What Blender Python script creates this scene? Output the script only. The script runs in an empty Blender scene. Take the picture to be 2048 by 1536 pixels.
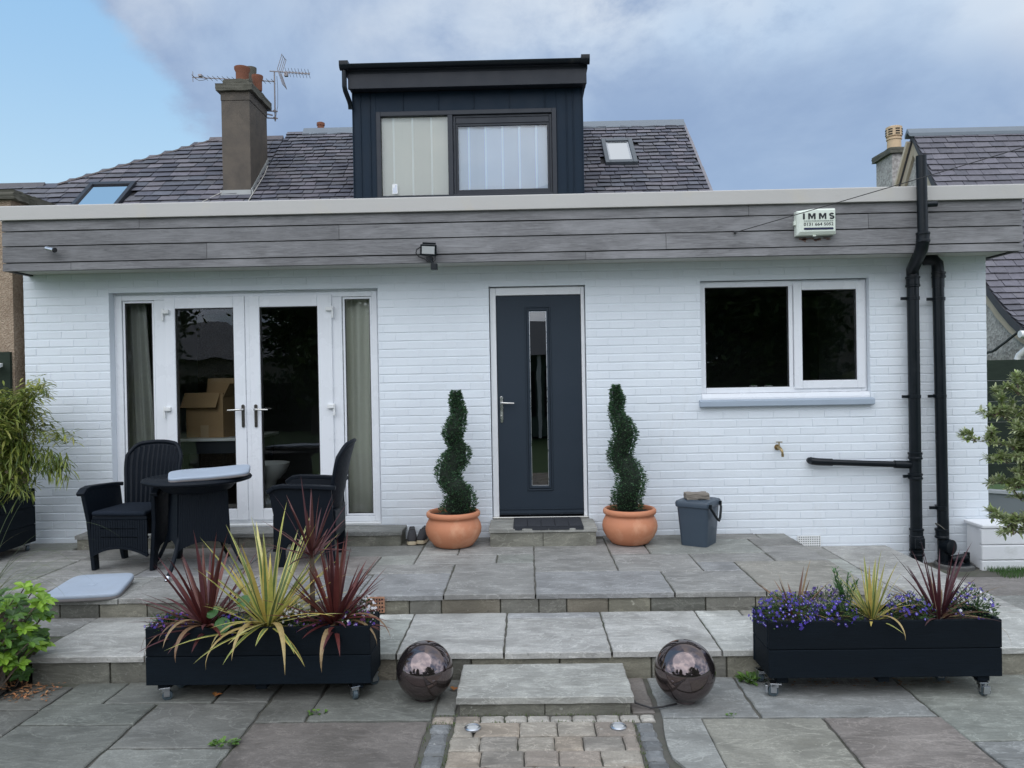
import bpy, bmesh, math, random
from mathutils import Vector, Matrix, noise
R = math.radians
random.seed(7)
S = bpy.context.scene
COL = S.collection

# ------------------------------------------------------------------ camera
cam = bpy.data.cameras.new("Camera")
camo = bpy.data.objects.new("Camera", cam)
COL.objects.link(camo)
cam.sensor_width = 36; cam.lens = 36 * 1539 / 2048
cam.clip_start = 0.05; cam.clip_end = 3000
yaw, pitch, roll = R(1.1), R(0.5), R(1.0)
fw = Vector((-math.sin(yaw)*math.cos(pitch), math.cos(yaw)*math.cos(pitch), -math.sin(pitch)))
rt = Vector((math.cos(yaw), math.sin(yaw), 0)); up = rt.cross(fw)
rt2 = rt*math.cos(roll) - up*math.sin(roll); up2 = up*math.cos(roll) + rt*math.sin(roll)
mw = Matrix((rt2, up2, -fw)).transposed().to_4x4()
mw.translation = Vector((0, -6.9, 1.43))
camo.matrix_world = mw
S.camera = camo

# ------------------------------------------------------------------ view
S.view_settings.view_transform = 'Standard'
S.view_settings.look = 'None'
S.view_settings.gamma = 1
S.view_settings.exposure = 0.15

# ------------------------------------------------------------------ sun: a bright overcast evening sky behind the viewer
SUN_EL, SUN_AZ = R(51), R(197)          # azimuth clockwise from +Y
sl = bpy.data.lights.new("Sun", 'SUN'); sl.energy = 1.5; sl.angle = R(80); sl.color = (1, .975, .95)
so = bpy.data.objects.new("Sun", sl); COL.objects.link(so)
sd = Vector((math.sin(SUN_AZ)*math.cos(SUN_EL), math.cos(SUN_AZ)*math.cos(SUN_EL), math.sin(SUN_EL)))
so.rotation_euler = sd.to_track_quat('Z', 'Y').to_euler()
so.location = (0, -20, 30)

# ------------------------------------------------------------------ sky
W = bpy.data.worlds.new("World"); S.world = W; W.use_nodes = True
nt = W.node_tree; N = nt.nodes; L = nt.links
for n in list(N): N.remove(n)
def wn(t, **k):
    n = N.new(t)
    for a, b in k.items(): setattr(n, a, b)
    return n
def wmath(op, a, b=None, clamp=False):
    n = wn('ShaderNodeMath', operation=op); n.use_clamp = clamp
    for i, v in enumerate((a, b)):
        if v is None: continue
        if isinstance(v, (int, float)): n.inputs[i].default_value = v
        else: L.new(v, n.inputs[i])
    return n.outputs[0]
def wramp(f, a, b, interp='SMOOTHSTEP'):
    n = wn('ShaderNodeMapRange', interpolation_type=interp)
    L.new(f, n.inputs[0]); n.inputs[1].default_value = a; n.inputs[2].default_value = b
    return n.outputs[0]
def wmix(f, a, b):
    n = wn('ShaderNodeMix', data_type='RGBA')
    if isinstance(f, (int, float)): n.inputs[0].default_value = f
    else: L.new(f, n.inputs[0])
    for i, v in ((6, a), (7, b)):
        if isinstance(v, tuple): n.inputs[i].default_value = (*v, 1)
        else: L.new(v, n.inputs[i])
    return n.outputs[2]
tc = wn('ShaderNodeTexCoord'); sep = wn('ShaderNodeSeparateXYZ'); L.new(tc.outputs['Generated'], sep.inputs[0])
dx, dy, dz = sep.outputs
sky = wn('ShaderNodeTexSky', sky_type='NISHITA'); sky.sun_disc = False
sky.sun_elevation = SUN_EL; sky.sun_rotation = SUN_AZ; sky.air_density = 1.0; sky.dust_density = .6; sky.ozone_density = 2.0
# clear part of the sky: physical sky, a little paler towards the horizon
hz = wramp(dz, 0.45, 0.02)
clear = wmix(.8, sky.outputs[0], wmix(hz, (3.3, 5.8, 8.7), (6.2, 8.2, 9.1)))
# cloud field: the direction projected on a flat cloud layer
den = wmath('ADD', wmath('MAXIMUM', dz, 0.0), .46)
cx = wmath('DIVIDE', dx, den); cy = wmath('DIVIDE', dy, den)
cmb = wn('ShaderNodeCombineXYZ'); L.new(cx, cmb.inputs[0]); L.new(cy, cmb.inputs[1])
def wnoise(scale, detail, rough, dist, off):
    mp = wn('ShaderNodeMapping'); mp.inputs['Location'].default_value = off; L.new(cmb.outputs[0], mp.inputs[0])
    n = wn('ShaderNodeTexNoise'); n.inputs['Scale'].default_value = scale; n.inputs['Detail'].default_value = detail
    n.inputs['Roughness'].default_value = rough; n.inputs['Distortion'].default_value = dist
    L.new(mp.outputs[0], n.inputs['Vector']); return n.outputs['Fac']
n1 = wnoise(2.6, 12, .62, .15, (3.1, 1.7, 0))
n2 = wnoise(2.6, 12, .60, .25, (2.3, 6.2, 2))
n3 = wnoise(1.2, 4, .5, .2, (1.3, 9.2, 5))
# the cloud bank starts left of the chimney and covers the right of the sky; its edge leans
az = wmath('DIVIDE', dx, wmath('MAXIMUM', wmath('ABSOLUTE', dy), .05))
edge = wmath('ADD', az, wmath('MULTIPLY', dz, 1.4))
bank = wramp(edge, -.12, .14, 'LINEAR')
cover = wmath('ADD', wmath('MULTIPLY', bank, .62), wmath('SUBTRACT', n1, .5))
front = wramp(dy, -.15, .15)
cov_front = wramp(cover, .16, .33)
cov_back = wramp(n1, .30, .50)
cov = wmath('ADD', wmath('MULTIPLY', cov_front, front), wmath('MULTIPLY', cov_back, wmath('SUBTRACT', 1.0, front)))
low = wramp(dz, .40, .14)
shade = wramp(n2, .37, .64)
dark = wmix(low, (2.5, 3.5, 5.4), (3.0, 4.2, 6.1))
lit = wmix(wramp(n3, .35, .65), (4.3, 5.6, 7.4), (9.2, 9.1, 8.7))
hi = wmath('MULTIPLY', wmath('MULTIPLY', wramp(dz, .30, .425), wramp(az, -.30, .12)), wramp(n1, .32, .52))
rel = wmath('ADD', wmath('MULTIPLY', shade, wmath('ADD', .30, wmath('MULTIPLY', wramp(dz, .22, .40), .32))), wmath('MULTIPLY', hi, 1.0), clamp=True)
ccol = wmix(rel, dark, lit)
ccol_b = wmix(shade, (5.0, 6.2, 8.6), (17., 18., 19.5))
ccol = wmix(front, ccol_b, ccol)
full = wmix(cov, clear, ccol)
bg = wn('ShaderNodeBackground'); bg.inputs['Strength'].default_value = 0.1
L.new(full, bg.inputs[0])
wo = wn('ShaderNodeOutputWorld'); L.new(bg.outputs[0], wo.inputs[0])

# ------------------------------------------------------------------ materials
def newmat(name):
    m = bpy.data.materials.new(name); m.use_nodes = True
    return m, m.node_tree, m.node_tree.nodes['Principled BSDF']
class G:
    """tiny node-graph helper"""
    def __init__(s, t): s.t = t
    def n(s, ty, **k):
        o = s.t.nodes.new(ty)
        for a, b in k.items(): setattr(o, a, b)
        return o
    def l(s, a, b): s.t.links.new(a, b)
    def math(s, op, a, b=None, clamp=False):
        o = s.n('ShaderNodeMath', operation=op); o.use_clamp = clamp
        for i, v in enumerate((a, b)):
            if v is None: continue
            if isinstance(v, (int, float)): o.inputs[i].default_value = v
            else: s.l(v, o.inputs[i])
        return o.outputs[0]
    def coord(s, scale=(1, 1, 1), rot=(0, 0, 0)):
        c = s.n('ShaderNodeTexCoord'); mp = s.n('ShaderNodeMapping')
        mp.inputs['Scale'].default_value = scale; mp.inputs['Rotation'].default_value = rot
        s.l(c.outputs['Object'], mp.inputs[0]); return mp.outputs[0]
    def noise(s, v, scale, detail=4, rough=.55, dist=0):
        o = s.n('ShaderNodeTexNoise'); s.l(v, o.inputs['Vector'])
        o.inputs['Scale'].default_value = scale; o.inputs['Detail'].default_value = detail
        o.inputs['Roughness'].default_value = rough; o.inputs['Distortion'].default_value = dist
        return o.outputs['Fac']
    def ramp(s, f, a, b, c=0, d=1):
        o = s.n('ShaderNodeMapRange'); s.l(f, o.inputs[0])
        for i, v in enumerate((a, b, c, d)): o.inputs[i+1].default_value = v
        return o.outputs[0]
    def mix(s, f, a, b, blend='MIX'):
        o = s.n('ShaderNodeMix', data_type='RGBA', blend_type=blend)
        if isinstance(f, (int, float)): o.inputs[0].default_value = f
        else: s.l(f, o.inputs[0])
        for i, v in ((6, a), (7, b)):
            if isinstance(v, tuple): o.inputs[i].default_value = (*v[:3], 1)
            else: s.l(v, o.inputs[i])
        return o.outputs[2]
    def bump(s, h, strength, dist, bsdf, prev=None):
        o = s.n('ShaderNodeBump'); o.inputs['Strength'].default_value = strength; o.inputs['Distance'].default_value = dist
        s.l(h, o.inputs['Height'])
        if prev is not None: s.l(prev, o.inputs['Normal'])
        s.l(o.outputs[0], bsdf.inputs['Normal']); return o.outputs[0]
    def attr(s):
        o = s.n('ShaderNodeAttribute', attribute_name='col'); return o.outputs['Color']

def mat(name, base, rough=.6, var=.12, scale=6, bump=0., bscale=80, metal=0., spec=.5, col=False, coat=0., stretch=(1, 1, 1), dirt=None, dscale=3, dlo=.5, dhi=.75, rvar=.08):
    m, t, b = newmat(name); g = G(t); v = g.coord(stretch)
    n = g.noise(v, scale, 6, .6)
    c = g.mix(n, tuple(x*(1-var) for x in base), tuple(min(1, x*(1+var)) for x in base))
    if dirt:
        dn = g.noise(v, dscale, 7, .65, .4)
        c = g.mix(g.ramp(dn, dlo, dhi), c, dirt)
    if col: c = g.mix(1.0, c, g.attr(), 'MULTIPLY')
    g.l(c, b.inputs['Base Color'])
    g.l(g.ramp(n, .3, .7, max(0, rough-rvar), min(1, rough+rvar)), b.inputs['Roughness'])
    b.inputs['Metallic'].default_value = metal; b.inputs['Specular IOR Level'].default_value = spec
    if coat: b.inputs['Coat Weight'].default_value = coat; b.inputs['Coat Roughness'].default_value = .05
    if bump: g.bump(g.noise(v, bscale, 4, .6), bump, .003, b)
    return m

def mat_stone(name, base, rough=.75):
    """riven sandstone flags: per-slab colour times veins, blotches and stains"""
    m, t, b = newmat(name); g = G(t); v = g.coord()
    n1 = g.noise(v, 3.2, 8, .62, .8); n2 = g.noise(g.coord((2.2, 7, 7), (0, 0, .3)), 2.5, 7, .6, 1.2); n3 = g.noise(v, 95, 4, .65)
    n4 = g.noise(v, 1.1, 5, .6, .5)
    c = g.mix(g.ramp(n1, .3, .7), tuple(x*.62 for x in base), tuple(x*1.25 for x in base))
    c = g.mix(g.ramp(n2, .53, .66, 0, .6), c, tuple(x*1.5 for x in base))
    c = g.mix(g.ramp(n2, .46, .34, 0, .35), c, tuple(x*q for x, q in zip(base, (.62, .60, .55))))
    c = g.mix(g.ramp(n3, .35, .65, 0, .45), c, tuple(x*.6 for x in base))
    nv = g.noise(g.coord((1.3, 2.6, 2.6), (0, 0, .5)), 1.9, 9, .6, 1.6)
    c = g.mix(g.ramp(g.math('ABSOLUTE', g.math('SUBTRACT', nv, .5)), .012, .0, 0, .55), c, tuple(x*1.7 for x in base))
    nl = g.noise(v, 26, 2, .5); c = g.mix(g.ramp(nl, .70, .76, 0, .5), c, (.50, .50, .46)); c = g.mix(g.ramp(nl, .30, .25, 0, .55), c, tuple(x*.45 for x in base))
    c = g.mix(g.ramp(n4, .56, .72, 0, .35), c, (.10, .105, .085))
    c = g.mix(1.0, c, g.attr(), 'MULTIPLY')
    g.l(c, b.inputs['Base Color'])
    g.l(g.ramp(n1, .3, .7, rough-.15, rough+.1), b.inputs['Roughness'])
    b.inputs['Specular IOR Level'].default_value = .4
    p = g.bump(n2, .55, .012, b); g.bump(n3, .3, .003, b, p)
    return m

def mat_wood(name, base, base2, axis='x', rough=.75):
    m, t, b = newmat(name); g = G(t)
    sc = (1.2, 18, 18) if axis == 'x' else (18, 18, 1.2)
    v = g.coord(sc); n = g.noise(v, 2.4, 8, .7, 2.2); n2 = g.noise(v, 9, 5, .7, .6); n3 = g.noise(g.coord((1.5, 4, 4)), 1.3, 5, .6, .4)
    c = g.mix(g.ramp(n, .3, .7), base, base2)
    c = g.mix(g.ramp(n2, .58, .8, 0, .5), c, tuple(x*.45 for x in base))
    c = g.mix(g.ramp(n3, .42, .7, 0, .5), c, tuple(x*1.35 for x in base2))
    c = g.mix(1.0, c, g.attr(), 'MULTIPLY')
    g.l(c, b.inputs['Base Color']); b.inputs['Roughness'].default_value = rough
    b.inputs['Specular IOR Level'].default_value = .2
    g.bump(n2, .5, .003, b); return m

def mat_leaf(name, rough=.45, trans=.25):
    m, t, b = newmat(name); g = G(t); v = g.coord()
    n = g.noise(v, 30, 3); c = g.mix(.35, g.attr(), g.mix(n, (.0, .0, .0), (1, 1, 1)), 'OVERLAY')
    g.l(c, b.inputs['Base Color']); b.inputs['Roughness'].default_value = rough
    tr = g.n('ShaderNodeBsdfTranslucent'); g.l(c, tr.inputs[0])
    mx = g.n('ShaderNodeMixShader'); mx.inputs[0].default_value = trans
    g.l(b.outputs[0], mx.inputs[1]); g.l(tr.outputs[0], mx.inputs[2])
    g.l(mx.outputs[0], t.nodes['Material Output'].inputs[0]); return m

def mat_glass(name, tint=(.80, .86, .84), boost=1.7, ior=1.5, wav=.0):
    m, t, b = newmat(name); g = G(t); t.nodes.remove(b)
    tr = g.n('ShaderNodeBsdfTransparent'); tr.inputs[0].default_value = (*tint, 1)
    gl = g.n('ShaderNodeBsdfGlossy'); gl.inputs['Roughness'].default_value = .005
    fr = g.n('ShaderNodeFresnel'); fr.inputs[0].default_value = ior
    f = g.math('MULTIPLY', fr.outputs[0], boost, True)
    mx = g.n('ShaderNodeMixShader'); g.l(f, mx.inputs[0]); g.l(tr.outputs[0], mx.inputs[1]); g.l(gl.outputs[0], mx.inputs[2])
    if wav:
        bp = g.n('ShaderNodeBump'); bp.inputs['Strength'].default_value = 1; bp.inputs['Distance'].default_value = wav
        g.l(g.noise(g.coord(), 2.2, 2, .4, .6), bp.inputs['Height'])
        g.l(bp.outputs[0], gl.inputs['Normal'])
    g.l(mx.outputs[0], t.nodes['Material Output'].inputs[0]); return m

def mat_harl(name, a, b2, scale=70):
    m, t, b = newmat(name); g = G(t); v = g.coord()
    vo = g.n('ShaderNodeTexVoronoi'); g.l(v, vo.inputs['Vector']); vo.inputs['Scale'].default_value = scale
    n = g.noise(v, 2.5, 6, .6, .4)
    c = g.mix(g.ramp(vo.outputs['Color'], .1, .9), a, b2)
    c = g.mix(g.ramp(n, .45, .7, 0, .4), c, tuple(x*.55 for x in a))
    g.l(c, b.inputs['Base Color']); b.inputs['Roughness'].default_value = .9
    g.bump(vo.outputs['Distance'], .7, .012, b); return m

M = {}
def mat_paint_brick():
    m, t, b = newmat('white_masonry_paint'); g = G(t); v = g.coord()
    n = g.noise(v, 1.6, 7, .62, .5); n2 = g.noise(v, 38, 5, .6); n3 = g.noise(g.coord((1, 1, .35)), 3.0, 7, .7, .6)
    c = g.mix(g.ramp(n, .3, .7), (.72, .765, .81), (.765, .81, .85))
    c = g.mix(g.ramp(n3, .60, .80, 0, .30), c, (.58, .57, .53))
    c = g.mix(1.0, c, g.attr(), 'MULTIPLY')
    g.l(c, b.inputs['Base Color']); b.inputs['Roughness'].default_value = .55
    b.inputs['Specular IOR Level'].default_value = .35
    g.bump(n2, .35, .004, b); return m
M['brick'] = mat_paint_brick()
M['stone'] = mat_stone('riven_sandstone', (.375, .368, .345))
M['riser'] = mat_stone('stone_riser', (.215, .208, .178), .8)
M['joint'] = mat('joint_mortar', (.10, .095, .08), .95, .4, 9, .5, 60, dirt=(.05, .065, .03), dscale=4)
M['clad'] = mat_wood('weathered_cladding', (.105, .102, .104), (.24, .238, .242))
M['trim'] = mat('off_white_trim', (.46, .445, .42), .5, .06, 3, .1, 50, dirt=(.50, .46, .38), dscale=2.2, dlo=.56, dhi=.8)
M['soffit'] = mat('soffit_paint', (.50, .50, .47), .6, .05)
M['upvc'] = mat('white_upvc', (.78, .80, .83), .28, .02, 4, .02, 30)
M['frame_white'] = mat('door_frame_white', (.76, .77, .78), .3, .03, 4)
M['rubber'] = mat('black_seal', (.02, .02, .022), .6, .1)
M['anthra'] = mat('anthracite_door', (.026, .037, .051), .45, .05, 5, .25, 160, spec=.2)
M['zinc'] = mat('dark_blue_zinc', (.010, .021, .036), .5, .10, 3, .03, 20, spec=.15)
M['zinc_black'] = mat('black_fascia_metal', (.020, .023, .030), .45, .1, 3, spec=.25)
M['dormer_frame'] = mat('grey_window_frame', (.026, .030, .038), .45, .05, spec=.3)
M['plastic_black'] = mat('black_pipe_plastic', (.004, .007, .010), .35, .15, 7, .03, 40, spec=.3, dirt=(.035, .035, .03), dscale=6, dlo=.62, dhi=.85)
M['chrome'] = mat('brushed_chrome', (.62, .61, .58), .22, .04, 12, metal=1)
M['bronze'] = mat('dark_handle_plate', (.12, .11, .10), .3, .1, metal=.9)
M['slate'] = mat('roof_slate', (.130, .128, .142), .7, .45, 14, .4, 60, spec=.35, col=True, dirt=(.17, .165, .16), dscale=5, dlo=.6, dhi=.85)
M['lead'] = mat('lead_ridge', (.15, .175, .20), .5, .12, 6, .05, 20)
M['flash'] = mat('pale_lead_flashing', (.36, .37, .36), .55, .2, 8)
M['render'] = mat('weathered_render', (.118, .098, .078), .9, .22, 3, .5, 70, dirt=(.068, .060, .052), dscale=2.5, dlo=.42, dhi=.7)
M['concrete'] = mat('mossy_cope', (.10, .095, .075), .95, .35, 9, .6, 50, dirt=(.05, .05, .035), dscale=6)
M['pot_red'] = mat('chimney_terracotta', (.21, .08, .045), .85, .35, 9, .2)
M['pot_buff'] = mat('buff_chimney_pot', (.55, .40, .25), .8, .12, 9)
M['deck'] = mat('grey_roof_felt', (.2, .2, .2), .9, .15)
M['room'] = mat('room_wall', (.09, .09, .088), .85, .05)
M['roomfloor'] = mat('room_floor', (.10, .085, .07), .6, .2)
M['glass'] = mat_glass('window_glass', (.90, .94, .93), 2.3, 1.5, .0010)
M['glass_door'] = mat_glass('door_glass', (.35, .40, .45), 3.6, 1.55, .0004)
M['glass_clear'] = mat_glass('dormer_glass', (.97, .99, .99), 2.2)
M['sky_glass'] = mat_glass('skylight_glass', (.30, .32, .34), 9.0, 1.6)
M['curtain_grey'] = mat('grey_curtain_cloth', (.40, .40, .37), .9, .06, 30)
M['curtain_green'] = mat('pale_green_curtain_cloth', (.74, .73, .65), .9, .06, 30)
M['blind'] = mat('vertical_blind_cloth', (.66, .76, .88), .7, .03, 20, col=True)
M['blind2'] = mat('cream_blind_cloth', (.76, .76, .68), .7, .03, 20, col=True)
M['card'] = mat('brown_cardboard', (.42, .27, .14), .85, .08, 12)
M['terracotta'] = mat('terracotta_plastic', (.53, .215, .112), .72, .10, 6, .15, 90, dirt=(.70, .40, .25), dscale=4.5, dlo=.52, dhi=.80)
M['soil'] = mat('dark_soil', (.025, .02, .015), .95, .4, 40, .8, 60)
M['leaf'] = mat_leaf('leaf')
M['leaf_matt'] = mat_leaf('dark_leaf', .65, .12)
M['core'] = mat('twig_core', (.010, .018, .010), .95, .3, 30)
M['bark'] = mat('bark', (.13, .10, .075), .9, .3, 12, .8, 30, stretch=(1, 1, .3))
M['planter'] = mat_wood('black_stained_timber', (.0015, .0048, .0085), (.0028, .007, .012), 'x', .75)
M['galv'] = mat('galvanised_steel', (.55, .57, .60), .3, .1, 20, metal=1)
M['wheel'] = mat('grey_castor_tyre', (.06, .085, .10), .4, .1)
M['bronze_ball'] = mat('dark_bronze_glaze', (.165, .135, .135), .05, .06, 5, 0, 0, metal=.92, rvar=.02)
M['rattan'] = mat('dark_rattan_plastic', (.003, .006, .011), .55, .12, 40, .15, 150, spec=.2)
M['cushion_dark'] = mat('navy_seat_pad', (.009, .014, .023), .85, .1, 60, .2, 200, spec=.2)
M['foam'] = mat('pale_grey_foam_pad', (.35, .405, .48), .8, .08, 7, .25, 60, dirt=(.33, .37, .43), dscale=5, dlo=.5, dhi=.8)
M['foam_side'] = mat('brown_grey_foam_side', (.27, .25, .25), .85, .1, 20)
M['bin'] = mat('slate_blue_bin_plastic', (.042, .062, .086), .42, .05, 9, .05, 200)
M['mat'] = mat('ribbed_rubber_mat', (.022, .025, .032), .8, .2, 60, .4, 120)
M['rock'] = mat('rough_stone', (.20, .175, .145), .9, .3, 12, .8, 40)
M['alarm'] = mat('cream_alarm_plastic', (.70, .75, .66), .4, .03, 6)
M['ink'] = mat('black_print', (.008, .009, .014), .5, .1)
M['ink_blue'] = mat('navy_print', (.008, .012, .05), .5, .1)
M['ink_grey'] = mat('grey_print', (.13, .16, .14), .5, .1)
M['lamp_glass'] = mat('lamp_front', (.45, .46, .46), .2, .03)
M['white_plastic'] = mat('white_plastic', (.75, .76, .75), .4, .05)
M['harl_brown'] = mat_harl('brown_harl', (.30, .215, .15), (.45, .35, .26), 75)
M['harl_grey'] = mat_harl('grey_harl', (.27, .25, .23), (.50, .47, .43), 22)
M['skew'] = mat('cream_skew', (.44, .37, .28), .85, .15, 6, .2, 40)
M['white_wall'] = mat('white_painted_block', (.78, .79, .80), .6, .05, 3, .25, 30, dirt=(.52, .53, .5), dscale=3, dlo=.6, dhi=.85)
M['fence_dark'] = mat_wood('dark_green_fence', (.016, .024, .019), (.030, .042, .030), 'x', .8)
M['fence_grey'] = mat('grey_painted_board', (.17, .19, .20), .6, .1, 4)
M['grass'] = mat_leaf('grass_blade', .6, .2)
M['lawn'] = mat('lawn_soil', (.055, .10, .03), .95, .4, 14, .6, 40)
M['paver'] = mat_stone('buff_block_paver', (.30, .27, .235), .85)
M['sett'] = mat_stone('granite_sett', (.17, .175, .175), .8)
M['brick_red'] = mat('terracotta_air_brick', (.38, .20, .12), .85, .2, 12, .3)
M['hole'] = mat('dark_hole', (.006, .006, .006), .9, .1)
M['cable'] = mat('black_cable', (.012, .012, .013), .5, .1)
M['cable_grey'] = mat('grey_cable', (.42, .40, .36), .6, .1)
M['alu'] = mat('dull_aluminium', (.22, .20, .20), .45, .15, 20, metal=.7)
M['brass'] = mat('tarnished_brass', (.36, .27, .14), .35, .25, 30, metal=.9)
M['shoe_dark'] = mat('charcoal_mesh', (.03, .03, .033), .8, .2, 60, .4, 150)
M['shoe_sole'] = mat('cream_rubber_sole', (.50, .43, .30), .7, .15, 20)
M['house_roof_far'] = mat('grey_far_roof', (.19, .19, .20), .7, .15, 5)
M['far_wall'] = mat('far_house_wall', (.36, .32, .27), .85, .1, 3)
M['shed_wood'] = mat('sage_painted_timber', (.10, .14, .11), .7, .15, 8)
M['deadleaf'] = mat('dead_leaf', (.26, .14, .07), .8, .4, 40, col=True)
M['flower'] = mat('petal', (.9, .9, .9), .6, .05, 30, col=True)
# ------------------------------------------------------------------ mesh helpers
class MB:
    def __init__(s, X=None): s.v = []; s.f = []; s.c = []; s.X = X
    def add(s, vs, fs, col=(1, 1, 1)):
        o = len(s.v)
        s.v += [tuple(s.X @ Vector(p)) if s.X is not None else tuple(p) for p in vs]
        s.f += [tuple(i+o for i in f) for f in fs]
        s.c += [col]*len(fs)
    def box(s, x0, x1, y0, y1, z0, z1, col=(1, 1, 1)):
        s.add([(x0, y0, z0), (x1, y0, z0), (x1, y1, z0), (x0, y1, z0), (x0, y0, z1), (x1, y0, z1), (x1, y1, z1), (x0, y1, z1)],
              [(3, 2, 1, 0), (4, 5, 6, 7), (0, 1, 5, 4), (1, 2, 6, 5), (2, 3, 7, 6), (3, 0, 4, 7)], col)
    def obox(s, c, size, M3, col=(1, 1, 1)):
        c = Vector(c); h = [q/2 for q in size]
        vs = [c + M3 @ Vector((sx*h[0], sy*h[1], sz*h[2])) for sz in (-1, 1) for sx, sy in ((-1, -1), (1, -1), (1, 1), (-1, 1))]
        s.add(vs, [(3, 2, 1, 0), (4, 5, 6, 7), (0, 1, 5, 4), (1, 2, 6, 5), (2, 3, 7, 6), (3, 0, 4, 7)], col)
    def bar(s, a, b, w, d, upv=(0, 0, 1), col=(1, 1, 1)):
        a, b = Vector(a), Vector(b); z = (b-a).normalized(); u = Vector(upv)
        if abs(z.dot(u)) > .98: u = Vector((0, 1, 0))
        x = u.cross(z).normalized(); y = z.cross(x)
        s.obox((a+b)/2, (w, d, (b-a).length), Matrix((x, y, z)).transposed(), col)
    def prism(s, poly, f, col=(1, 1, 1)):
        """poly: list of 2-D points; f(p, k) -> 3-D, k = 0/1 for the two ends"""
        n = len(poly)
        s.add([f(p, 0) for p in poly] + [f(p, 1) for p in poly],
              [tuple(range(n-1, -1, -1)), tuple(range(n, 2*n))] + [(i, (i+1) % n, n+(i+1) % n, n+i) for i in range(n)], col)
    def tube(s, path, r, n=10, cap=True, col=(1, 1, 1)):
        P = [Vector(p) for p in path]; k = len(P)
        rr = r if isinstance(r, (list, tuple)) else [r]*k
        t0 = (P[1]-P[0]).normalized(); u = Vector((0, 0, 1)) if abs(t0.z) < .9 else Vector((1, 0, 0))
        u = (u - t0*u.dot(t0)).normalized(); vs = []
        for i in range(k):
            t = (P[min(i+1, k-1)] - P[max(i-1, 0)]).normalized()
            u = (u - t*u.dot(t)).normalized(); w = t.cross(u)
            for j in range(n):
                a = 2*math.pi*j/n; vs.append(P[i] + (u*math.cos(a) + w*math.sin(a))*rr[i])
        fs = [(i*n+j, i*n+(j+1) % n, (i+1)*n+(j+1) % n, (i+1)*n+j) for i in range(k-1) for j in range(n)]
        if cap: fs += [tuple(range(n-1, -1, -1)), tuple(range((k-1)*n, k*n))]
        s.add(vs, fs, col)
    def lathe(s, prof, c, n=32, col=(1, 1, 1), wob=0):
        c = Vector(c); k = len(prof)
        vs = [c + Vector((r*math.cos(2*math.pi*j/n), r*math.sin(2*math.pi*j/n), z)) for r, z in prof for j in range(n)]
        fs = [(i*n+j, i*n+(j+1) % n, (i+1)*n+(j+1) % n, (i+1)*n+j) for i in range(k-1) for j in range(n)]
        if prof[0][0] > 1e-4: fs.append(tuple(range(n-1, -1, -1)))
        if prof[-1][0] > 1e-4: fs.append(tuple(range((k-1)*n, k*n)))
        s.add(vs, fs, col)
    def build(s, name, m, parent=None, smooth=False, bevel=0, local=False, segs=2, sub=0):
        me = bpy.data.meshes.new(name)
        off = Vector((0, 0, 0))
        if parent is not None and not local:
            p = parent
            while p is not None: off += Vector(p.location); p = p.parent
        me.from_pydata([tuple(Vector(p)-off) for p in s.v], [], s.f); me.update()
        a = me.attributes.new('col', 'FLOAT_COLOR', 'FACE')
        buf = []
        for c in s.c: buf += [c[0], c[1], c[2], 1.0]
        a.data.foreach_set('color', buf)
        me.materials.append(m if not isinstance(m, str) else M[m])
        o = bpy.data.objects.new(name, me); COL.objects.link(o)
        if parent is not None: o.parent = parent
        if smooth:
            me.polygons.foreach_set('use_smooth', [True]*len(me.polygons))
            if smooth != 'all': me.set_sharp_from_angle(angle=R(smooth if smooth > 1 else 40))
        if bevel:
            b = o.modifiers.new('Bevel', 'BEVEL'); b.width = bevel; b.segments = segs; b.limit_method = 'ANGLE'; b.angle_limit = R(40)
            b.harden_normals = False
        if sub:
            q = o.modifiers.new('Subdivision', 'SUBSURF'); q.levels = q.render_levels = sub
        return o

def tag(o, label=None, cat=None, group=None, kind=None):
    if label: o['label'] = label
    if cat: o['category'] = cat
    if group: o['group'] = group
    if kind: o['kind'] = kind
    return o
def thing(name, label, cat, loc=(0, 0, 0), rz=0, group=None):
    o = bpy.data.objects.new(name, None); COL.objects.link(o); o.empty_display_size = .1
    o.location = loc; o.rotation_euler = (0, 0, rz)
    return tag(o, label, cat, group)
def rnd(a, b): return random.uniform(a, b)
def jit(c, k): q = 1+rnd(-k, k); return tuple(x*q for x in c)

# ------------------------------------------------------------------ paving
def slab(mb, x0, x1, y0, y1, z, th=.035, col=(1, 1, 1), gap=.0055, rough=.0035, ch=.006):
    x0 += gap; x1 -= gap; y0 += gap; y1 -= gap
    z += rnd(-.002, .002)
    pts = []
    def side(ax, ay, bx, by):
        n = max(3, int(math.hypot(bx-ax, by-ay)/.05))
        for i in range(n):
            t = i/n; k = 0 if i == 0 else rough
            pts.append((ax+(bx-ax)*t+rnd(-k, k), ay+(by-ay)*t+rnd(-k, k)))
    side(x0, y0, x1, y0); side(x1, y0, x1, y1); side(x1, y1, x0, y1); side(x0, y1, x0, y0)
    n = len(pts); mx, my = (x0+x1)/2, (y0+y1)/2; sx, sy = (x1-x0)/2, (y1-y0)/2
    inn = [(mx+(p[0]-mx)*(1-ch/sx), my+(p[1]-my)*(1-ch/sy)) for p in pts]
    vs = [(a, b, z-th) for a, b in pts] + [(a, b, z-ch*.8) for a, b in pts] + [(a, b, z) for a, b in inn]
    fs = [(i, (i+1) % n, n+(i+1) % n, n+i) for i in range(n)] + [(n+i, n+(i+1) % n, 2*n+(i+1) % n, 2*n+i) for i in range(n)] + [tuple(range(2*n, 3*n))]
    mb.add(vs, fs, col)
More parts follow.
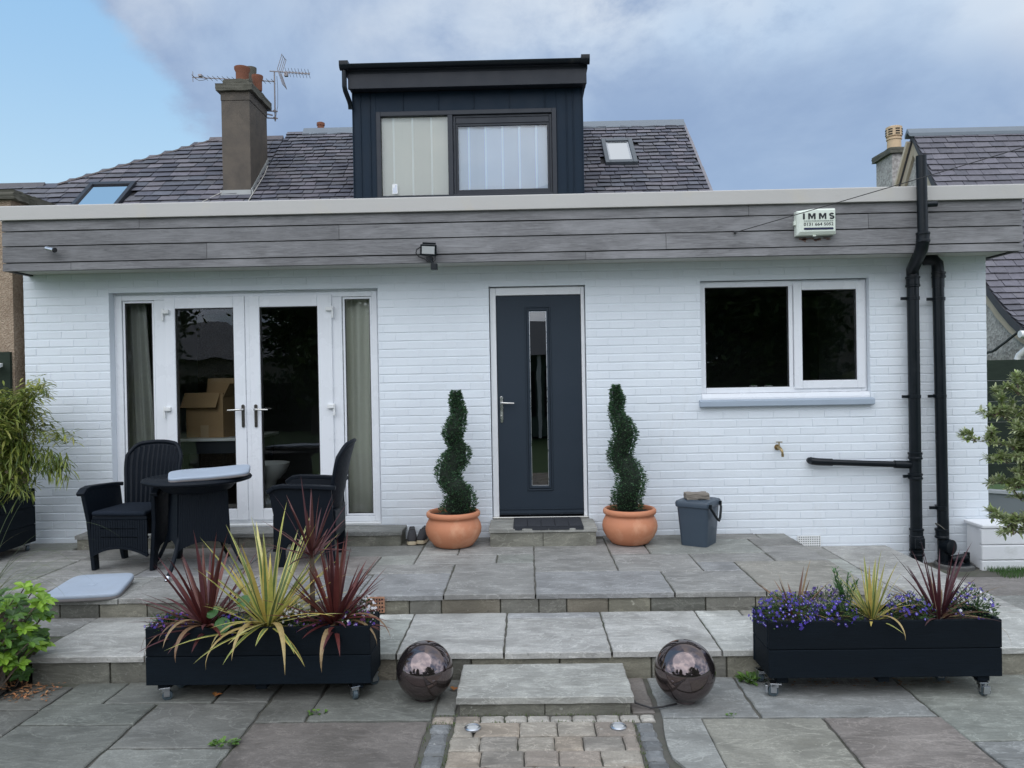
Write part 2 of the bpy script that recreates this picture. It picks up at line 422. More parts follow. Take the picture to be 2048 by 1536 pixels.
PAL = {'g': (1, 1, 1), 'b': (.97, .99, 1.04), 'v': (.92, .96, .93), 'p': (.95, .89, .88), 'l': (1.14, 1.16, 1.15), 'w': (1.35, 1.38, 1.36), 'd': (.78, .78, .77), 'e': (.86, .88, .86), 'o': (1.04, 1.01, .94)}
def pick(): return jit(tuple(k*.72 for k in PAL[random.choice('ggbvplde')]), .07)
def fill(mb, x0, x1, y0, y1, z, sx=.75, sy=.6, th=.035):
    w, h = x1-x0, y1-y0
    if w > sx*1.35 and w/sx >= h/sy:
        c = x0 + w*rnd(.38, .62); fill(mb, x0, c, y0, y1, z, sx, sy, th); fill(mb, c, x1, y0, y1, z, sx, sy, th)
    elif h > sy*1.35:
        c = y0 + h*rnd(.38, .62); fill(mb, x0, x1, y0, c, z, sx, sy, th); fill(mb, x0, x1, c, y1, z, sx, sy, th)
    else: slab(mb, x0, x1, y0, y1, z, th, pick())

ZG, ZT = -.27, -.12
# the land: soil and lawn far beyond the paving
mb = MB(); mb.add([(-400, -400, -.36), (400, -400, -.36), (400, 400, -.36), (-400, 400, -.36)], [(0, 1, 2, 3)])
tag(mb.build('ground', 'lawn'), kind='structure')
# lower paving
mb = MB()
for q in [(-2.58, -2.29, -2.86, -2.57, 'v'), (-2.29, -1.7, -2.86, -2.57, 'e'), (-1.7, -1.4, -2.86, -2.57, 'g'), (-1.4, -1.136, -3.095, -2.57, 'd'),
          (-1.136, -.5, -3.095, -2.57, 'e'), (-.5, -.385, -3.03, -2.57, 'd'), (-2.58, -1.99, -3.11, -2.86, 'v'), (-1.99, -1.4, -3.36, -2.86, 'g'),
          (-2.58, -1.99, -3.72, -3.11, 'e'), (-1.99, -1.4, -3.95, -3.36, 'l'), (-1.4, -.515, -3.8, -3.095, 'p'),
          (-3.2, -2.58, -3.22, -2.93, 'd'), (-3.2, -2.58, -3.8, -3.22, 'e'), (-3.3, -2.58, -2.93, -2.62, 'd'),
          (.5, .625, -3.03, -2.57, 'p'), (.64, 1.13, -3.085, -2.57, 'b'), (1.13, 2.0, -3.095, -2.57, 'b'), (2.0, 2.95, -3.35, -2.57, 'v'),
          (.83, 1.425, -3.7, -3.095, 'o'), (1.425, 2.01, -3.8, -3.095, 'p'), (2.01, 2.95, -3.9, -3.355, 'b')]:
    c = PAL[q[4]]
    if q[4] == 'p': c = (.92, .82, .81)
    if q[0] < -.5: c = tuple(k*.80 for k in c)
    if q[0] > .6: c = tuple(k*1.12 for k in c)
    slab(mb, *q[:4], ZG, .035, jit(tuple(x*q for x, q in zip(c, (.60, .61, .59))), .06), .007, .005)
# the flag whose corner is cut round beside the setts
pts = [(.83, -3.69), (.83, -3.10), (.645, -3.10)] + [(.645-.028*math.sin(t*math.pi), -3.10-.59*t) for t in (.15, .3, .45, .55, .65)] + [(.66, -3.58), (.70, -3.69)]
mb.prism([(a-.0, b) for a, b in pts[::-1]], lambda p, k: (p[0], p[1], ZG-.035*(1-k)), jit((.76, .78, .77), .02))
for r in [(-4.9, -3.2, -6.5, -2.62), (2.95, 5.2, -6.5, -1.9), (-3.2, -1.99, -6.5, -3.72+.0), (-1.99, -1.4, -6.5, -3.95), (-1.4, -.515, -6.5, -3.8), (.62, .83, -6.5, -3.69), (.83, 1.425, -6.5, -3.7), (1.425, 2.01, -6.5, -3.8), (2.01, 2.95, -6.5, -3.9), (3.2, 5.2, -1.9, -.55)]:
    fill(mb, *r, ZG)
lower = tag(mb.build('patio', 'stone', smooth=0), kind='structure')
mb = MB(); mb.add([(-4.9, -6.5, ZG-.012), (5.2, -6.5, ZG-.012), (5.2, -.0, ZG-.012), (-4.9, -.0, ZG-.012)], [(0, 1, 2, 3)])
tag(mb.build('patio_bed', 'joint'), kind='structure')
# block-paved path with sett borders
mb = MB()
pc = [(1, 1, 1), (1.02, .97, .93), (.86, .87, .86), (1.06, 1.06, 1.02), (.95, .91, .88), (1.04, .98, .9)]
rows = [(-3.275, -3.125, [-.385, -.284, -.062, .12, .301, .495]), (-3.415, -3.275, [-.39, -.246, -.07, .10, .233, .421, .49])]
y = -3.415
while y > -6.4:
    x = -.39 + rnd(-.1, -.02); xs = [-.39]
    x = -.39 + rnd(.08, .2)
    while x < .42: xs.append(x); x += rnd(.15, .23)
    rows.append((y-.14, y, xs + [.485])); y -= .14
for y0, y1, xs in rows:
    for a, b in zip(xs, xs[1:]): slab(mb, a, b, y0, y1, ZG+.004, .05, jit(random.choice(pc), .06), .003, .004, .009)
x = -.50
while x < .60:
    w = rnd(.10, .13); slab(mb, x, min(x+w, .61), -3.118, -3.045, ZG+.002, .05, jit((1.25, 1.3, 1.32) if x > -.3 else (1.05, 1.0, .95), .12), .004, .004, .012); x += w
tag(mb.build('path', 'paver', smooth=0), kind='structure')
mb = MB()
for xa, xb in ((-.505, -.395), (.497, .60)):
    y = -3.125
    while y > -6.3:
        h = rnd(.085, .115); slab(mb, xa+rnd(0, .008), xb-rnd(0, .008), y-h, y, ZG+.001, .05, jit((1, 1, 1), .2), .006, .007, .014); y -= h
tag(mb.build('path_edging', 'sett', smooth=0), kind='structure')

# lower terrace (one step up)
mb = MB()
yb = -1.955
xs = [-2.88, -2.2, -1.56, -.975, -.765, -.155, .453, 1.07, 1.72, 2.4, 3.17]; cs = 'gbgvggglwl'
for i, (a, b) in enumerate(zip(xs, xs[1:])):
    full = i in (4, 6)
    slab(mb, a, b, -2.585, (-1.845 if full else yb), ZT, .035, jit(tuple(k*1.08 for k in PAL[cs[i]]), .05))
for a, b, c in [(-2.88, -2.44, 'd'), (-2.44, -1.6, 'g'), (-1.6, -1.0, 'b'), (-1.0, -.765, 'w'), (-.765, -.155, 'g'), (.453, 1.07, 'b'), (1.07, 1.36, 'w'), (1.36, 1.72, 'o'), (1.72, 2.4, 'g'), (2.4, 3.17, 'l')]:
    if (a, b) in ((-.765, -.155),): continue
    if (a, b) == (.453, 1.07): continue
    slab(mb, a, b, yb, -1.845, ZT, .035, jit(PAL[c], .05))
slab(mb, -.155, .453, yb, -1.845, ZT, .035, jit(PAL['b'], .05))
fill(mb, -3.3, -2.88, -2.2, -1.845, ZT)
for q in [(2.28, 2.59, -.48, -.004, 'd'), (2.28, 2.59, -1.0, -.48, 'v'), (2.59, 3.17, -.78, -.004, 'g'), (2.59, 3.17, -1.3, -.78, 'g'), (2.28, 2.59, -1.84, -1.0, 'b'), (2.59, 3.17, -1.84, -1.3, 'g')]:
    slab(mb, *q[:4], ZT, .035, jit(PAL[q[4]], .05))
terr = tag(mb.build('lower_terrace', 'stone', smooth=0), kind='structure')
def riser_row(mb, x0, x1, y, z0, z1, wmin=.22, wmax=.55, cc=None):
    x = x0
    while x < x1-.02:
        w = rnd(wmin, wmax); b = min(x+w, x1)
        if x1-b < .12: b = x1
        col = jit(random.choice([(1, 1, 1), (.85, .86, .84), (1.1, 1.08, .98), (.72, .74, .74), (1.2, 1.18, 1.1), (.95, .88, .8)]), .08)
        mb.box(x+.004, b-.004, y+rnd(0, .006), y+.12, z0, z1, col); x = b
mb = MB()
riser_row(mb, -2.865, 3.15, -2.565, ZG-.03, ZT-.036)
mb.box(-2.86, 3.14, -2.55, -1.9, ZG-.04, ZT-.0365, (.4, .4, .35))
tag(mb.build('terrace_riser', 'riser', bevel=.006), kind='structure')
mb = MB(); mb.add([(-3.3, -2.56, ZT-.01), (3.16, -2.56, ZT-.01), (3.16, .1, ZT-.01), (-3.3, .1, ZT-.01)], [(0, 1, 2, 3)])
mb.box(3.10, 3.155, -2.44, -.005, ZG-.03, ZT-.037); mb.box(-2.862, -2.80, -2.44, -2.0, ZG-.03, ZT-.037)
tag(mb.build('terrace_bed', 'joint'), kind='structure')

# upper terrace
mb = MB()
for q in [(-.575, .034, -1.84, -.985, 'g'), (-.9, -.26, -.985, -.69, 'g'), (-.26, .034, -.985, -.69, 'v'), (-.9, -.585, -.69, -.40, 'l'), (-.585, .034, -.69, -.2, 'g'),
          (.034, .65, -1.26, -.14, 'g'), (.034, .95, -1.84, -1.26, 'b'), (.65, .965, -.72, -.33, 'p'), (.965, 1.88, -.745, -.22, 'v'), (.65, 1.265, -1.295, -.745, 'g'),
          (1.265, 1.87, -1.02, -.745, 'g'), (1.265, 1.55, -1.295, -1.02, 'b'), (.95, 1.55, -1.84, -1.295, 'g'), (1.55, 2.275, -1.84, -1.02, 'o'), (1.88, 2.275, -.485, -.22, 'd'), (1.88, 2.275, -1.02, -.485, 'g'),
          (.65, 1.3, -.33, -.22, 'd'), (.65, .95, -.22, -.004, 'd'), (.95, 1.5, -.22, -.004, 'e'), (1.5, 2.0, -.22, -.004, 'd'), (2.0, 2.275, -.22, -.004, 'e'),
          (-1.2, -.9, -.985, -.70, 'v'), (-1.2, -.575, -1.26, -.985, 'g'), (-1.15, -.575, -1.84, -1.26, 'b'), (-.9, -.585, -.40, -.004, 'e'), (-.585, -.34, -.2, -.004, 'd'),
          (-3.66, -2.95, -1.27, -.735, 'g'), (-4.25, -3.66, -.735, -.33, 'g'), (-4.25, -3.66, -1.27, -.735, 'e'), (-3.66, -3.35, -1.84, -1.27, 'g'), (-3.35, -2.75, -1.84, -1.27, 'l'), (-4.75, -4.25, -1.3, -.7, 'g'),
          (-2.95, -2.2, -1.27, -.7, 'b'), (-2.75, -2.0, -1.84, -1.27, 'g'), (-2.0, -1.15, -1.84, -1.3, 'b'), (-4.75, -3.66, -1.84, -1.27, 'e')]:
    slab(mb, *q[:4], 0, .035, jit(tuple(k*.74 for k in PAL[q[4]]), .06))
fill(mb, -3.66, -2.95, -.735, -.32, 0); fill(mb, -4.75, -3.96, -.33, -.004, 0); fill(mb, -3.96, -.9, -.7, -.31, 0, .6, .4); fill(mb, -2.2, -1.2, -1.3, -.7, 0); fill(mb, -4.75, -4.25, -.7, -.33, 0)
tag(mb.build('upper_terrace', 'stone', smooth=0), kind='structure')
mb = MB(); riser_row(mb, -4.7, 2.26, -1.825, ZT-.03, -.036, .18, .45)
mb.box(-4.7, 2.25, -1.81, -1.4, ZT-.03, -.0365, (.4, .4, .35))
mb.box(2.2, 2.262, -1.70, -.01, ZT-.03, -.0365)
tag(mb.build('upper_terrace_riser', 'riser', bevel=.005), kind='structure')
mb = MB(); mb.add([(-4.75, -1.82, -.009), (2.265, -1.82, -.009), (2.265, .05, -.009), (-4.75, .05, -.009)], [(0, 1, 2, 3)])
tag(mb.build('upper_terrace_bed', 'joint'), kind='structure')
# planting bed at the left of the steps
mb = MB(); n = 18
for i in range(n+1):
    for j in range(7):
        x = -4.9+ i*(2.02/n); y = -2.95+j*.2
        mb.v.append((x, y, -.262+.03*math.sin(i*1.1+j)+rnd(0, .03)-(.03 if i == n or j == 0 else 0)))
mb.f = [(i*7+j, (i+1)*7+j, (i+1)*7+j+1, i*7+j+1) for i in range(n) for j in range(6)]; mb.c = [(1, 1, 1)]*len(mb.f)
tag(mb.build('planting_bed', 'soil', smooth='all'), kind='structure')

# steps
def stone_step(name, label, x0, x1, y0, y1, z0, z1, col, blocks, over=.015):
    t = thing(name, label, 'step', ((x0+x1)/2, (y0+y1)/2, z0))
    mb = MB(); slab(mb, x0, x1, y0, y1, z1, .036, col, 0, .003, .006); mb.build('tread', 'stone', t)
    mb = MB(); mb.box(x0+over+.02, x1-over-.02, y0+over+.02, y1-.01, z0-.02, z1-.0365, (.8, .8, .75))
    xx = [x0+over+(x1-x0-2*over)*k/blocks for k in range(blocks+1)]
    for a, b in zip(xx, xx[1:]): mb.box(a+.002, b-.002, y0+over+rnd(0, .004), y0+over+.06, z0-.02, z1-.037, jit((.95, .96, .92), .1))
    for xa, xb in ((x0+over, x0+over+.05), (x1-over-.05, x1-over)): mb.box(xa, xb, y0+over+.062, y1-.01, z0-.02, z1-.037, jit((.9, .9, .86), .1))
    mb.build('riser', 'riser', t, bevel=.004)
    return t
stone_step('stone_step', 'low pale stone step with a single slab on top between the two shiny balls', -.385, .512, -3.035, -2.585, ZG, -.182, (.97, .98, .95), 2)
stone_step('stone_step', 'grey stone doorstep under the dark front door and its black mat', -.342, .572, -.43, -.008, 0, .155, (.82, .83, .80), 2, .008)
stone_step('stone_step', 'long dark stone step running below the white patio doors', -3.95, -1.10, -.30, -.008, 0, .122, (.62, .64, .64), 4, .01)
# ------------------------------------------------------------------ the house
house = thing('house', 'white painted brick bungalow with grey cladding band, dark dormer and slate roof', 'house', (-.25, 0, -.33))
OPEN = [(-3.77, -1.326, .13, 2.257), (-.328, .536, .158, 2.247), (1.56, 3.054, 1.132, 2.262)]
X0, X1, Z0, Z1 = -4.55, 4.08, -.33, 2.50
# painted brickwork: every brick a raised block over the mortar face
mb = MB()
def brick(x0, x1, z0, z1, col):
    d = rnd(-.0015, .0005); e = .0028; tx = rnd(-.0006, .0006); tz = rnd(-.0009, .0009)
    a = [(x0, .0065, z0), (x1, .0065, z0), (x1, .0065, z1), (x0, .0065, z1)]
    b = [(x0+.001+rnd(0, .001), d-tx-tz, z0+e+rnd(0, .002)), (x1-.001-rnd(0, .001), d+tx-tz, z0+e+rnd(0, .002)), (x1-.001-rnd(0, .001), d+tx+tz, z1-e-rnd(0, .002)), (x0+.001+rnd(0, .001), d-tx+tz, z1-e-rnd(0, .002))]
    mb.add(a+b, [(4, 5, 6, 7), (0, 1, 5, 4), (1, 2, 6, 5), (2, 3, 7, 6), (3, 0, 4, 7)], col)
row = 0; z = Z0
while z < Z1:
    h = .075; x = X0 - (.1125 if row % 2 else 0) + rnd(-.01, .01)
    while x < X1:
        a, b = max(x+.001, X0), min(x+.224+rnd(-.002, .002), X1)
        segs = [(a, b)]
        for ox0, ox1, oz0, oz1 in OPEN:
            if z+h > oz0+.01 and z < oz1-.01:
                new = []
                for p, q in segs:
                    if q <= ox0 or p >= ox1: new.append((p, q)); continue
                    if p < ox0: new.append((p, ox0))
                    if q > ox1: new.append((ox1, q))
                segs = new
        c = jit((.985, .985, .985), .006)
        for p, q in segs:
            if q-p > .02: brick(p, q, z+.0035+rnd(0, .002), min(z+h-.0035-rnd(0, .002), Z1), c)
        x += .225
    z += h; row += 1
# mortar face and the wall's thickness, left open at doors and window
xs = sorted({X0, X1} | {o[k] for o in OPEN for k in (0, 1)})
for a, b in zip(xs, xs[1:]):
    o = [q for q in OPEN if q[0] <= a+1e-6 and q[1] >= b-1e-6]
    if not o: mb.box(a, b, .0034, .25, Z0, Z1, (.97, .97, .97))
    else:
        mb.box(a, b, .0034, .25, Z0, o[0][2], (.97, .97, .97)); mb.box(a, b, .0034, .25, o[0][3], Z1, (.97, .97, .97))
mb.box(X0, X0+.2, .251, 3.6, Z0, Z1); mb.box(X1-.2, X1, .251, 3.6, Z0, Z1)
mb.build('wall', 'brick', house)
# rooms behind the glass
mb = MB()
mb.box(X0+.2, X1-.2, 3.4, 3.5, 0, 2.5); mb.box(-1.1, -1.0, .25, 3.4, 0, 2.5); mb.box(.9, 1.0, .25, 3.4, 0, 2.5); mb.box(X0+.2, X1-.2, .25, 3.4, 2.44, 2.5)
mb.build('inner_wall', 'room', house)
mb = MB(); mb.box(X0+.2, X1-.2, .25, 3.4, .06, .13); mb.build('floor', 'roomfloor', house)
# soffit, cladding, trim, flat roof
FX0, FX1 = -4.495, 4.185
mb = MB(); mb.box(FX0+.03, FX1-.03, -.325, -.004, 2.432, 2.45); mb.box(X1+.004, FX1-.03, -.004, 3.6, 2.432, 2.45)
mb.build('soffit', 'soffit', house)
mb = MB()
bz = [2.415, 2.488, 2.629, 2.758, 2.856]; joints = {0: [-3.9, .52], 1: [-2.72, 1.2], 2: [-1.58, 2.9], 3: [-3.3, 1.9]}
for i in range(4):
    z0, z1 = bz[i]+.0045, bz[i+1]-.0045; ends = [FX0] + joints[i] + [FX1]
    for a, b in zip(ends, ends[1:]):
        a += .0018; b -= .0018; c = jit((1, 1, 1), .13); n = max(2, int((b-a)/.35))
        sag = [rnd(-.0016, .0016) for _ in range(n+1)]
        for k in range(n):
            p, q = a+(b-a)*k/n, a+(b-a)*(k+1)/n; s0, s1 = sag[k], sag[k+1]
            f = [(p, -.352, z0+s0), (q, -.352, z0+s1), (q, -.347, z1+s1), (p, -.347, z1+s0), (p, -.33, z0+s0), (q, -.33, z0+s1), (q, -.33, z1+s1), (p, -.33, z1+s0)]
            fs = [(0, 1, 2, 3), (0, 4, 5, 1), (3, 2, 6, 7)]
            if k == 0: fs.append((0, 3, 7, 4))
            if k == n-1: fs.append((1, 5, 6, 2))
            mb.add(f, fs, c)
    for xa, xb in ((FX0-.002, FX0+.018), (FX1-.018, FX1+.002)): mb.box(xa, xb, -.328, 3.5, z0, z1, jit((.95, .95, .95), .1))
clad = mb.build('cladding', 'clad', house)
mb = MB(); mb.box(FX0+.02, FX1-.02, -.329, -.30, 2.42, 2.856); mb.box(FX0+.02, FX0+.04, -.299, 3.4, 2.42, 2.856); mb.box(FX1-.04, FX1-.02, -.299, 3.4, 2.42, 2.856)
mb.build('cladding_batten', 'rubber', house)
mb = MB()
tz = 2.974
mb.prism([(-.352, 2.850), (-.378, 2.850), (-.376, tz-.006), (-.370, tz), (-.26, tz), (-.26, 2.90), (-.33, 2.90), (-.352, 2.88)], lambda p, k: (FX0-.07 if k == 0 else FX1+.02, p[0], p[1]))
for xa, xb in ((FX0-.068, FX0+.07), (FX1-.07, FX1+.018)): mb.box(xa, xb, -.258, 3.5, 2.858, tz-.002)
mb.build('roof_edge_trim', 'trim', house, bevel=.004)
mb = MB(); mb.box(FX0+.072, FX1-.072, -.257, 3.4, 2.84, 2.87); mb.build('flat_roof', 'deck', house)

# ---- window and door joinery
def ring(mb, x0, x1, z0, z1, w, y0, y1, wb=None):
    wb = w if wb is None else wb
    mb.box(x0, x0+w, y0, y1, z0, z1); mb.box(x1-w, x1, y0, y1, z0, z1)
    mb.box(x0+w, x1-w, y0+.0006, y1, z1-w, z1); mb.box(x0+w, x1-w, y0+.0006, y1, z0, z0+wb)
def seal(mb, x0, x1, z0, z1, y): ring(mb, x0-.001, x1+.001, z0-.001, z1+.001, .007, y, y+.012)
def pane(name, x0, x1, z0, z1, y, par, m='glass'):
    mb = MB(); mb.add([(x0, y, z0), (x1, y, z0), (x1, y, z1), (x0, y, z1)], [(0, 1, 2, 3)]); return mb.build(name, m, par)
# patio doors
FY = .075
mb = MB()
ring(mb, -3.745, -1.35, .14, 2.24, .05, FY, FY+.07, .05)
mb.box(-3.395, -3.28, FY, FY+.07, .19, 2.19); mb.box(-1.768, -1.672, FY, FY+.07, .19, 2.19)
mb.box(-3.77, -3.745, FY+.01, FY+.06, .13, 2.257); mb.box(-1.35, -1.326, FY+.01, FY+.06, .13, 2.257); mb.box(-3.745, -1.35, FY+.01, FY+.06, 2.24, 2.257)
pf = mb.build('patio_door_frame', 'upvc', house, bevel=.005)
mb = MB(); mb.box(-3.76, -1.335, -.004, FY+.07, .124, .139); mb.build('threshold', 'white_plastic', pf)
for x0, x1 in ((-3.69, -3.40), (-1.667, -1.40)):
    mb = MB(); ring(mb, x0, x1, .192, 2.188, .02, FY+.012, FY+.05); s = mb.build('side_light', 'upvc', house, bevel=.004)
    mb = MB(); seal(mb, x0+.02, x1-.02, .212, 2.168, FY+.015); mb.build('seal', 'rubber', s)
    pane('pane', x0+.02, x1-.02, .212, 2.168, FY+.03, s)
def lever(par, x, z, y, d, plate='bronze', h=.21, L=.125):
    mb = MB(); mb.lathe([(.011, 0), (.011, .02)], (0, 0, 0), 12)
    mb = MB(); w = .014
    prof = [(w*math.cos(a), math.copysign(h/2-w, math.sin(a))+w*math.sin(a)) for a in [math.pi*k/8 for k in range(16)]]
    mb.prism(prof[::-1], lambda p, k: (x+p[0], y-.012*(1-k), z-.03+p[1]))
    mb.lathe([(.009, 0), (.009, .004)], (x, y-.014, z-.085), 10)
    pl = mb.build('handle', plate, par, bevel=.002)
    mb = MB(); mb.tube([(x, y-.008, z+.03), (x, y-.045, z+.03), (x+d*.012, y-.055, z+.03), (x+d*L*.5, y-.056, z+.028), (x+d*L, y-.054, z+.026)], [.010, .010, .010, .009, .007], 10)
    mb.build('handle', 'chrome', par, smooth=True)
def hinge(par, x, z, d, y):
    mb = MB(); mb.box(x-.008, x+.008, y-.028, y, z-.055, z+.055); mb.box(min(x, x+d*.06), max(x, x+d*.06), y-.034, y-.002, z+.012, z+.048)
    mb.build('hinge', 'white_plastic', par, bevel=.004)
for i, (x0, x1, gx0, gx1) in enumerate(((-3.288, -2.557, -3.195, -2.66), (-2.513, -1.76, -2.42, -1.89))):
    mb = MB(); y0 = FY-.022
    z0, z1, a0, a1 = .172, 2.212, .275, 2.108
    mb.box(x0, gx0, y0, FY+.05, z0, z1); mb.box(gx1, x1, y0, FY+.05, z0, z1); mb.box(gx0, gx1, y0+.0006, FY+.05, a1, z1); mb.box(gx0, gx1, y0+.0006, FY+.05, z0, a0)
    dleaf = mb.build('patio_door', 'upvc', house, bevel=.006)
    mb = MB(); seal(mb, gx0, gx1, a0, a1, y0+.008); mb.build('seal', 'rubber', dleaf)
    pane('pane', gx0, gx1, a0, a1, y0+.03, dleaf)
    if i == 0:
        lever(dleaf, -2.583, 1.15, y0, -1); [hinge(dleaf, x0-.012, z, 1, y0+.004) for z in (2.05, 1.165, .34)]
    else:
        lever(dleaf, -2.466, 1.15, y0, 1); [hinge(dleaf, x1+.012, z, -1, y0+.004) for z in (2.05, 1.165, .34)]
mb = MB(); mb.box(-2.556, -2.514, FY-.012, FY+.04, .175, 2.21); mb.build('meeting_stile', 'upvc', house, bevel=.004)
# front door
mb = MB()
mb.box(-.322, -.268, .045, .115, .165, 2.24); mb.box(.498, .530, .045, .115, .165, 2.24); mb.box(-.268, .498, .0456, .115, 2.168, 2.24)
df = mb.build('door_frame', 'frame_white', house, bevel=.006)
mb = MB(); mb.box(-.325, .533, -.01, .115, .157, .176); mb.build('threshold', 'chrome', df, bevel=.003)
DY = .06
mb = MB(); gx0, gx1, gz0, gz1 = .03, .187, .444, 2.022
mb.box(-.264, gx0, DY, DY+.045, .185, 2.163); mb.box(gx1, .494, DY, DY+.045, .185, 2.163); mb.box(gx0, gx1, DY, DY+.045, gz1, 2.163); mb.box(gx0, gx1, DY, DY+.045, .185, gz0)
mb.box(-.262, .492, DY-.014, DY-.001, .20, .225); mb.box(-.258, .488, DY-.008, DY-.001, .232, .243)
door = mb.build('front_door', 'anthra', house)
mb = MB(); ring(mb, gx0-.038, gx1+.038, gz0-.042, gz1+.042, .011, DY-.010, DY-.0004); ring(mb, gx0-.018, gx1+.018, gz0-.022, gz1+.022, .018, DY-.014, DY-.0004)
mb.build('glazing_bead', 'anthra', door, bevel=.004)
pane('pane', gx0, gx1, gz0, gz1, DY+.012, door, 'glass_door')
mb = MB(); seal(mb, gx0, gx1, gz0, gz1, DY+.006); mb.build('seal', 'galv', door)
lever(door, -.231, 1.17, DY, 1, 'chrome', .24, .115)
# kitchen window
mb = MB()
ring(mb, 1.565, 3.05, 1.252, 2.255, .05, .06, .12, .05); mb.box(2.362, 2.398, .06, .12, 1.302, 2.205)
wf = mb.build('window_frame', 'upvc', house, bevel=.005)
mb = MB(); ring(mb, 2.402, 3.03, 1.283, 2.238, .072, .042, .105); sash = mb.build('window_sash', 'upvc', house, bevel=.006)
mb = MB(); seal(mb, 2.474, 2.958, 1.355, 2.166, .052); mb.build('seal', 'rubber', sash); pane('pane', 2.474, 2.958, 1.355, 2.166, .075, sash)
mb = MB(); seal(mb, 1.615, 2.362, 1.302, 2.205, .072); mb.build('seal', 'rubber', wf); pane('pane', 1.615, 2.362, 1.302, 2.205, .09, wf)
mb = MB(); mb.prism([(.12, 1.251), (.12, 1.14), (.002, 1.14), (.002, 1.214), (.012, 1.25)], lambda p, k: (1.563 if k == 0 else 3.051, p[0], p[1])); mb.build('inner_sill', 'upvc', wf)
mb = MB(); mb.prism([(-.055, 1.138), (-.055, 1.186), (-.012, 1.198), (-.002, 1.198), (-.002, 1.132), (-.03, 1.132)], lambda p, k: (1.535 if k == 0 else 3.07, p[0], p[1]))
mb.build('window_sill', mat('grey_painted_sill', (.34, .40, .47), .5, .06), house, bevel=.004)
# perforated wall vent at the foot of the wall
mb = MB(); mb.box(2.386, 2.592, -.016, .0, -.128, -.026); v = mb.build('air_vent', 'white_plastic', house, bevel=.003)
mb = MB()
for i in range(10):
    for j in range(5): mb.lathe([(.0055, 0), (.0055, .004)], (0, 0, 0), 8) if False else mb.box(2.397+i*.0198, 2.405+i*.0198, -.0175, -.0145, -.120+j*.0195, -.112+j*.0195)
mb.build('vent_hole', 'hole', v)

# ---- slate roofs
def slates(mb, prof, x0, x1, expo, wmin, wmax, ufun=None, holes=(), th=.006, rag=.012, cols=None, kd=1.0):
    """prof: (y, z) from eave to ridge; one thin raised slab per slate"""
    P = [Vector((0, a, b)) for a, b in prof]; cum = [0]
    for a, b in zip(P, P[1:]): cum.append(cum[-1]+(b-a).length)
    def at(s):
        s = max(0, min(s, cum[-1]-1e-5)); i = max(k for k in range(len(cum)-1) if cum[k] <= s+1e-9)
        t = (P[i+1]-P[i]).normalized(); return P[i]+t*(s-cum[i]), Vector((0, -t.z, t.y))
    s = 0; r = 0
    while s < cum[-1]-.02:
        x = x0 - rnd(0, wmax)
        while x < x1:
            w = rnd(wmin, wmax); a, b = x, x+w; x += w
            lo, hi = (x0, x1) if ufun is None else ufun(at(s)[0])
            a, b = max(a, lo), min(b, hi)
            if b-a < .03: continue
            pm, _ = at(s+expo/2)
            if any(h0 < (a+b)/2 < h1 and g0 < pm.z < g1 for h0, h1, g0, g1 in holes): continue
            q = rnd(-rag, rag*.4); p0, n0 = at(s+q); p1, n1 = at(s+expo*1.25)
            l0, l1 = th*4.6+rnd(0, .006), th*.8+rnd(0, .002); g = .0045
            e0 = rnd(-.005, .005)
            base = [p0+Vector((a+g, 0, 0)), p0+Vector((b-g, 0, 0)), p1+Vector((b-g, 0, 0)), p1+Vector((a+g, 0, 0))]
            ll = [l0+e0, l0-e0, l1, l1]; nn = [n0, n0, n1, n1]
            topv = [p+n*l for p, n, l in zip(base, nn, ll)]; bot = [p+n*(l-th) for p, n, l in zip(base, nn, ll)]
            c = random.choice(cols or [(1, 1, 1), (.8, .82, .9), (1.1, 1.05, 1.08), (.7, .72, .78), (1.25, 1.2, 1.2), (.9, .95, 1.0)])
            mb.add(topv+bot, [(0, 1, 2, 3), (1, 0, 4, 5), (0, 3, 7, 4), (2, 1, 5, 6)], tuple(k*kd for k in jit(c, .12)))
        s += expo; r += 1
RP, RN = (3.6, 3.873), .857
def rz(y): return RP[1] + (y-RP[0])*RN
def flat_roof_backing(mb, pts):     # pts (x, y) on the roof plane
    n = len(pts); mb.add([(x, y, rz(y)-.004) for x, y in pts] + [(x, y, rz(y)-.12) for x, y in pts], [tuple(range(n)), tuple(range(2*n-1, n-1, -1))] + [(i, n+i, n+(i+1) % n, (i+1) % n) for i in range(n)], (.12, .12, .12))
mb = MB()
slates(mb, [(2.7, rz(2.7)), (5.385, rz(5.385))], -3.76, 2.54, .118, .13, .24, holes=[(-2.15, .70, 2, 5.25), (1.21, 1.64, 4.50, 4.93)], kd=1.0)
flat_roof_backing(mb, [(-3.76, 2.7), (2.535, 2.7), (2.535, 5.385), (-3.76, 5.385)])
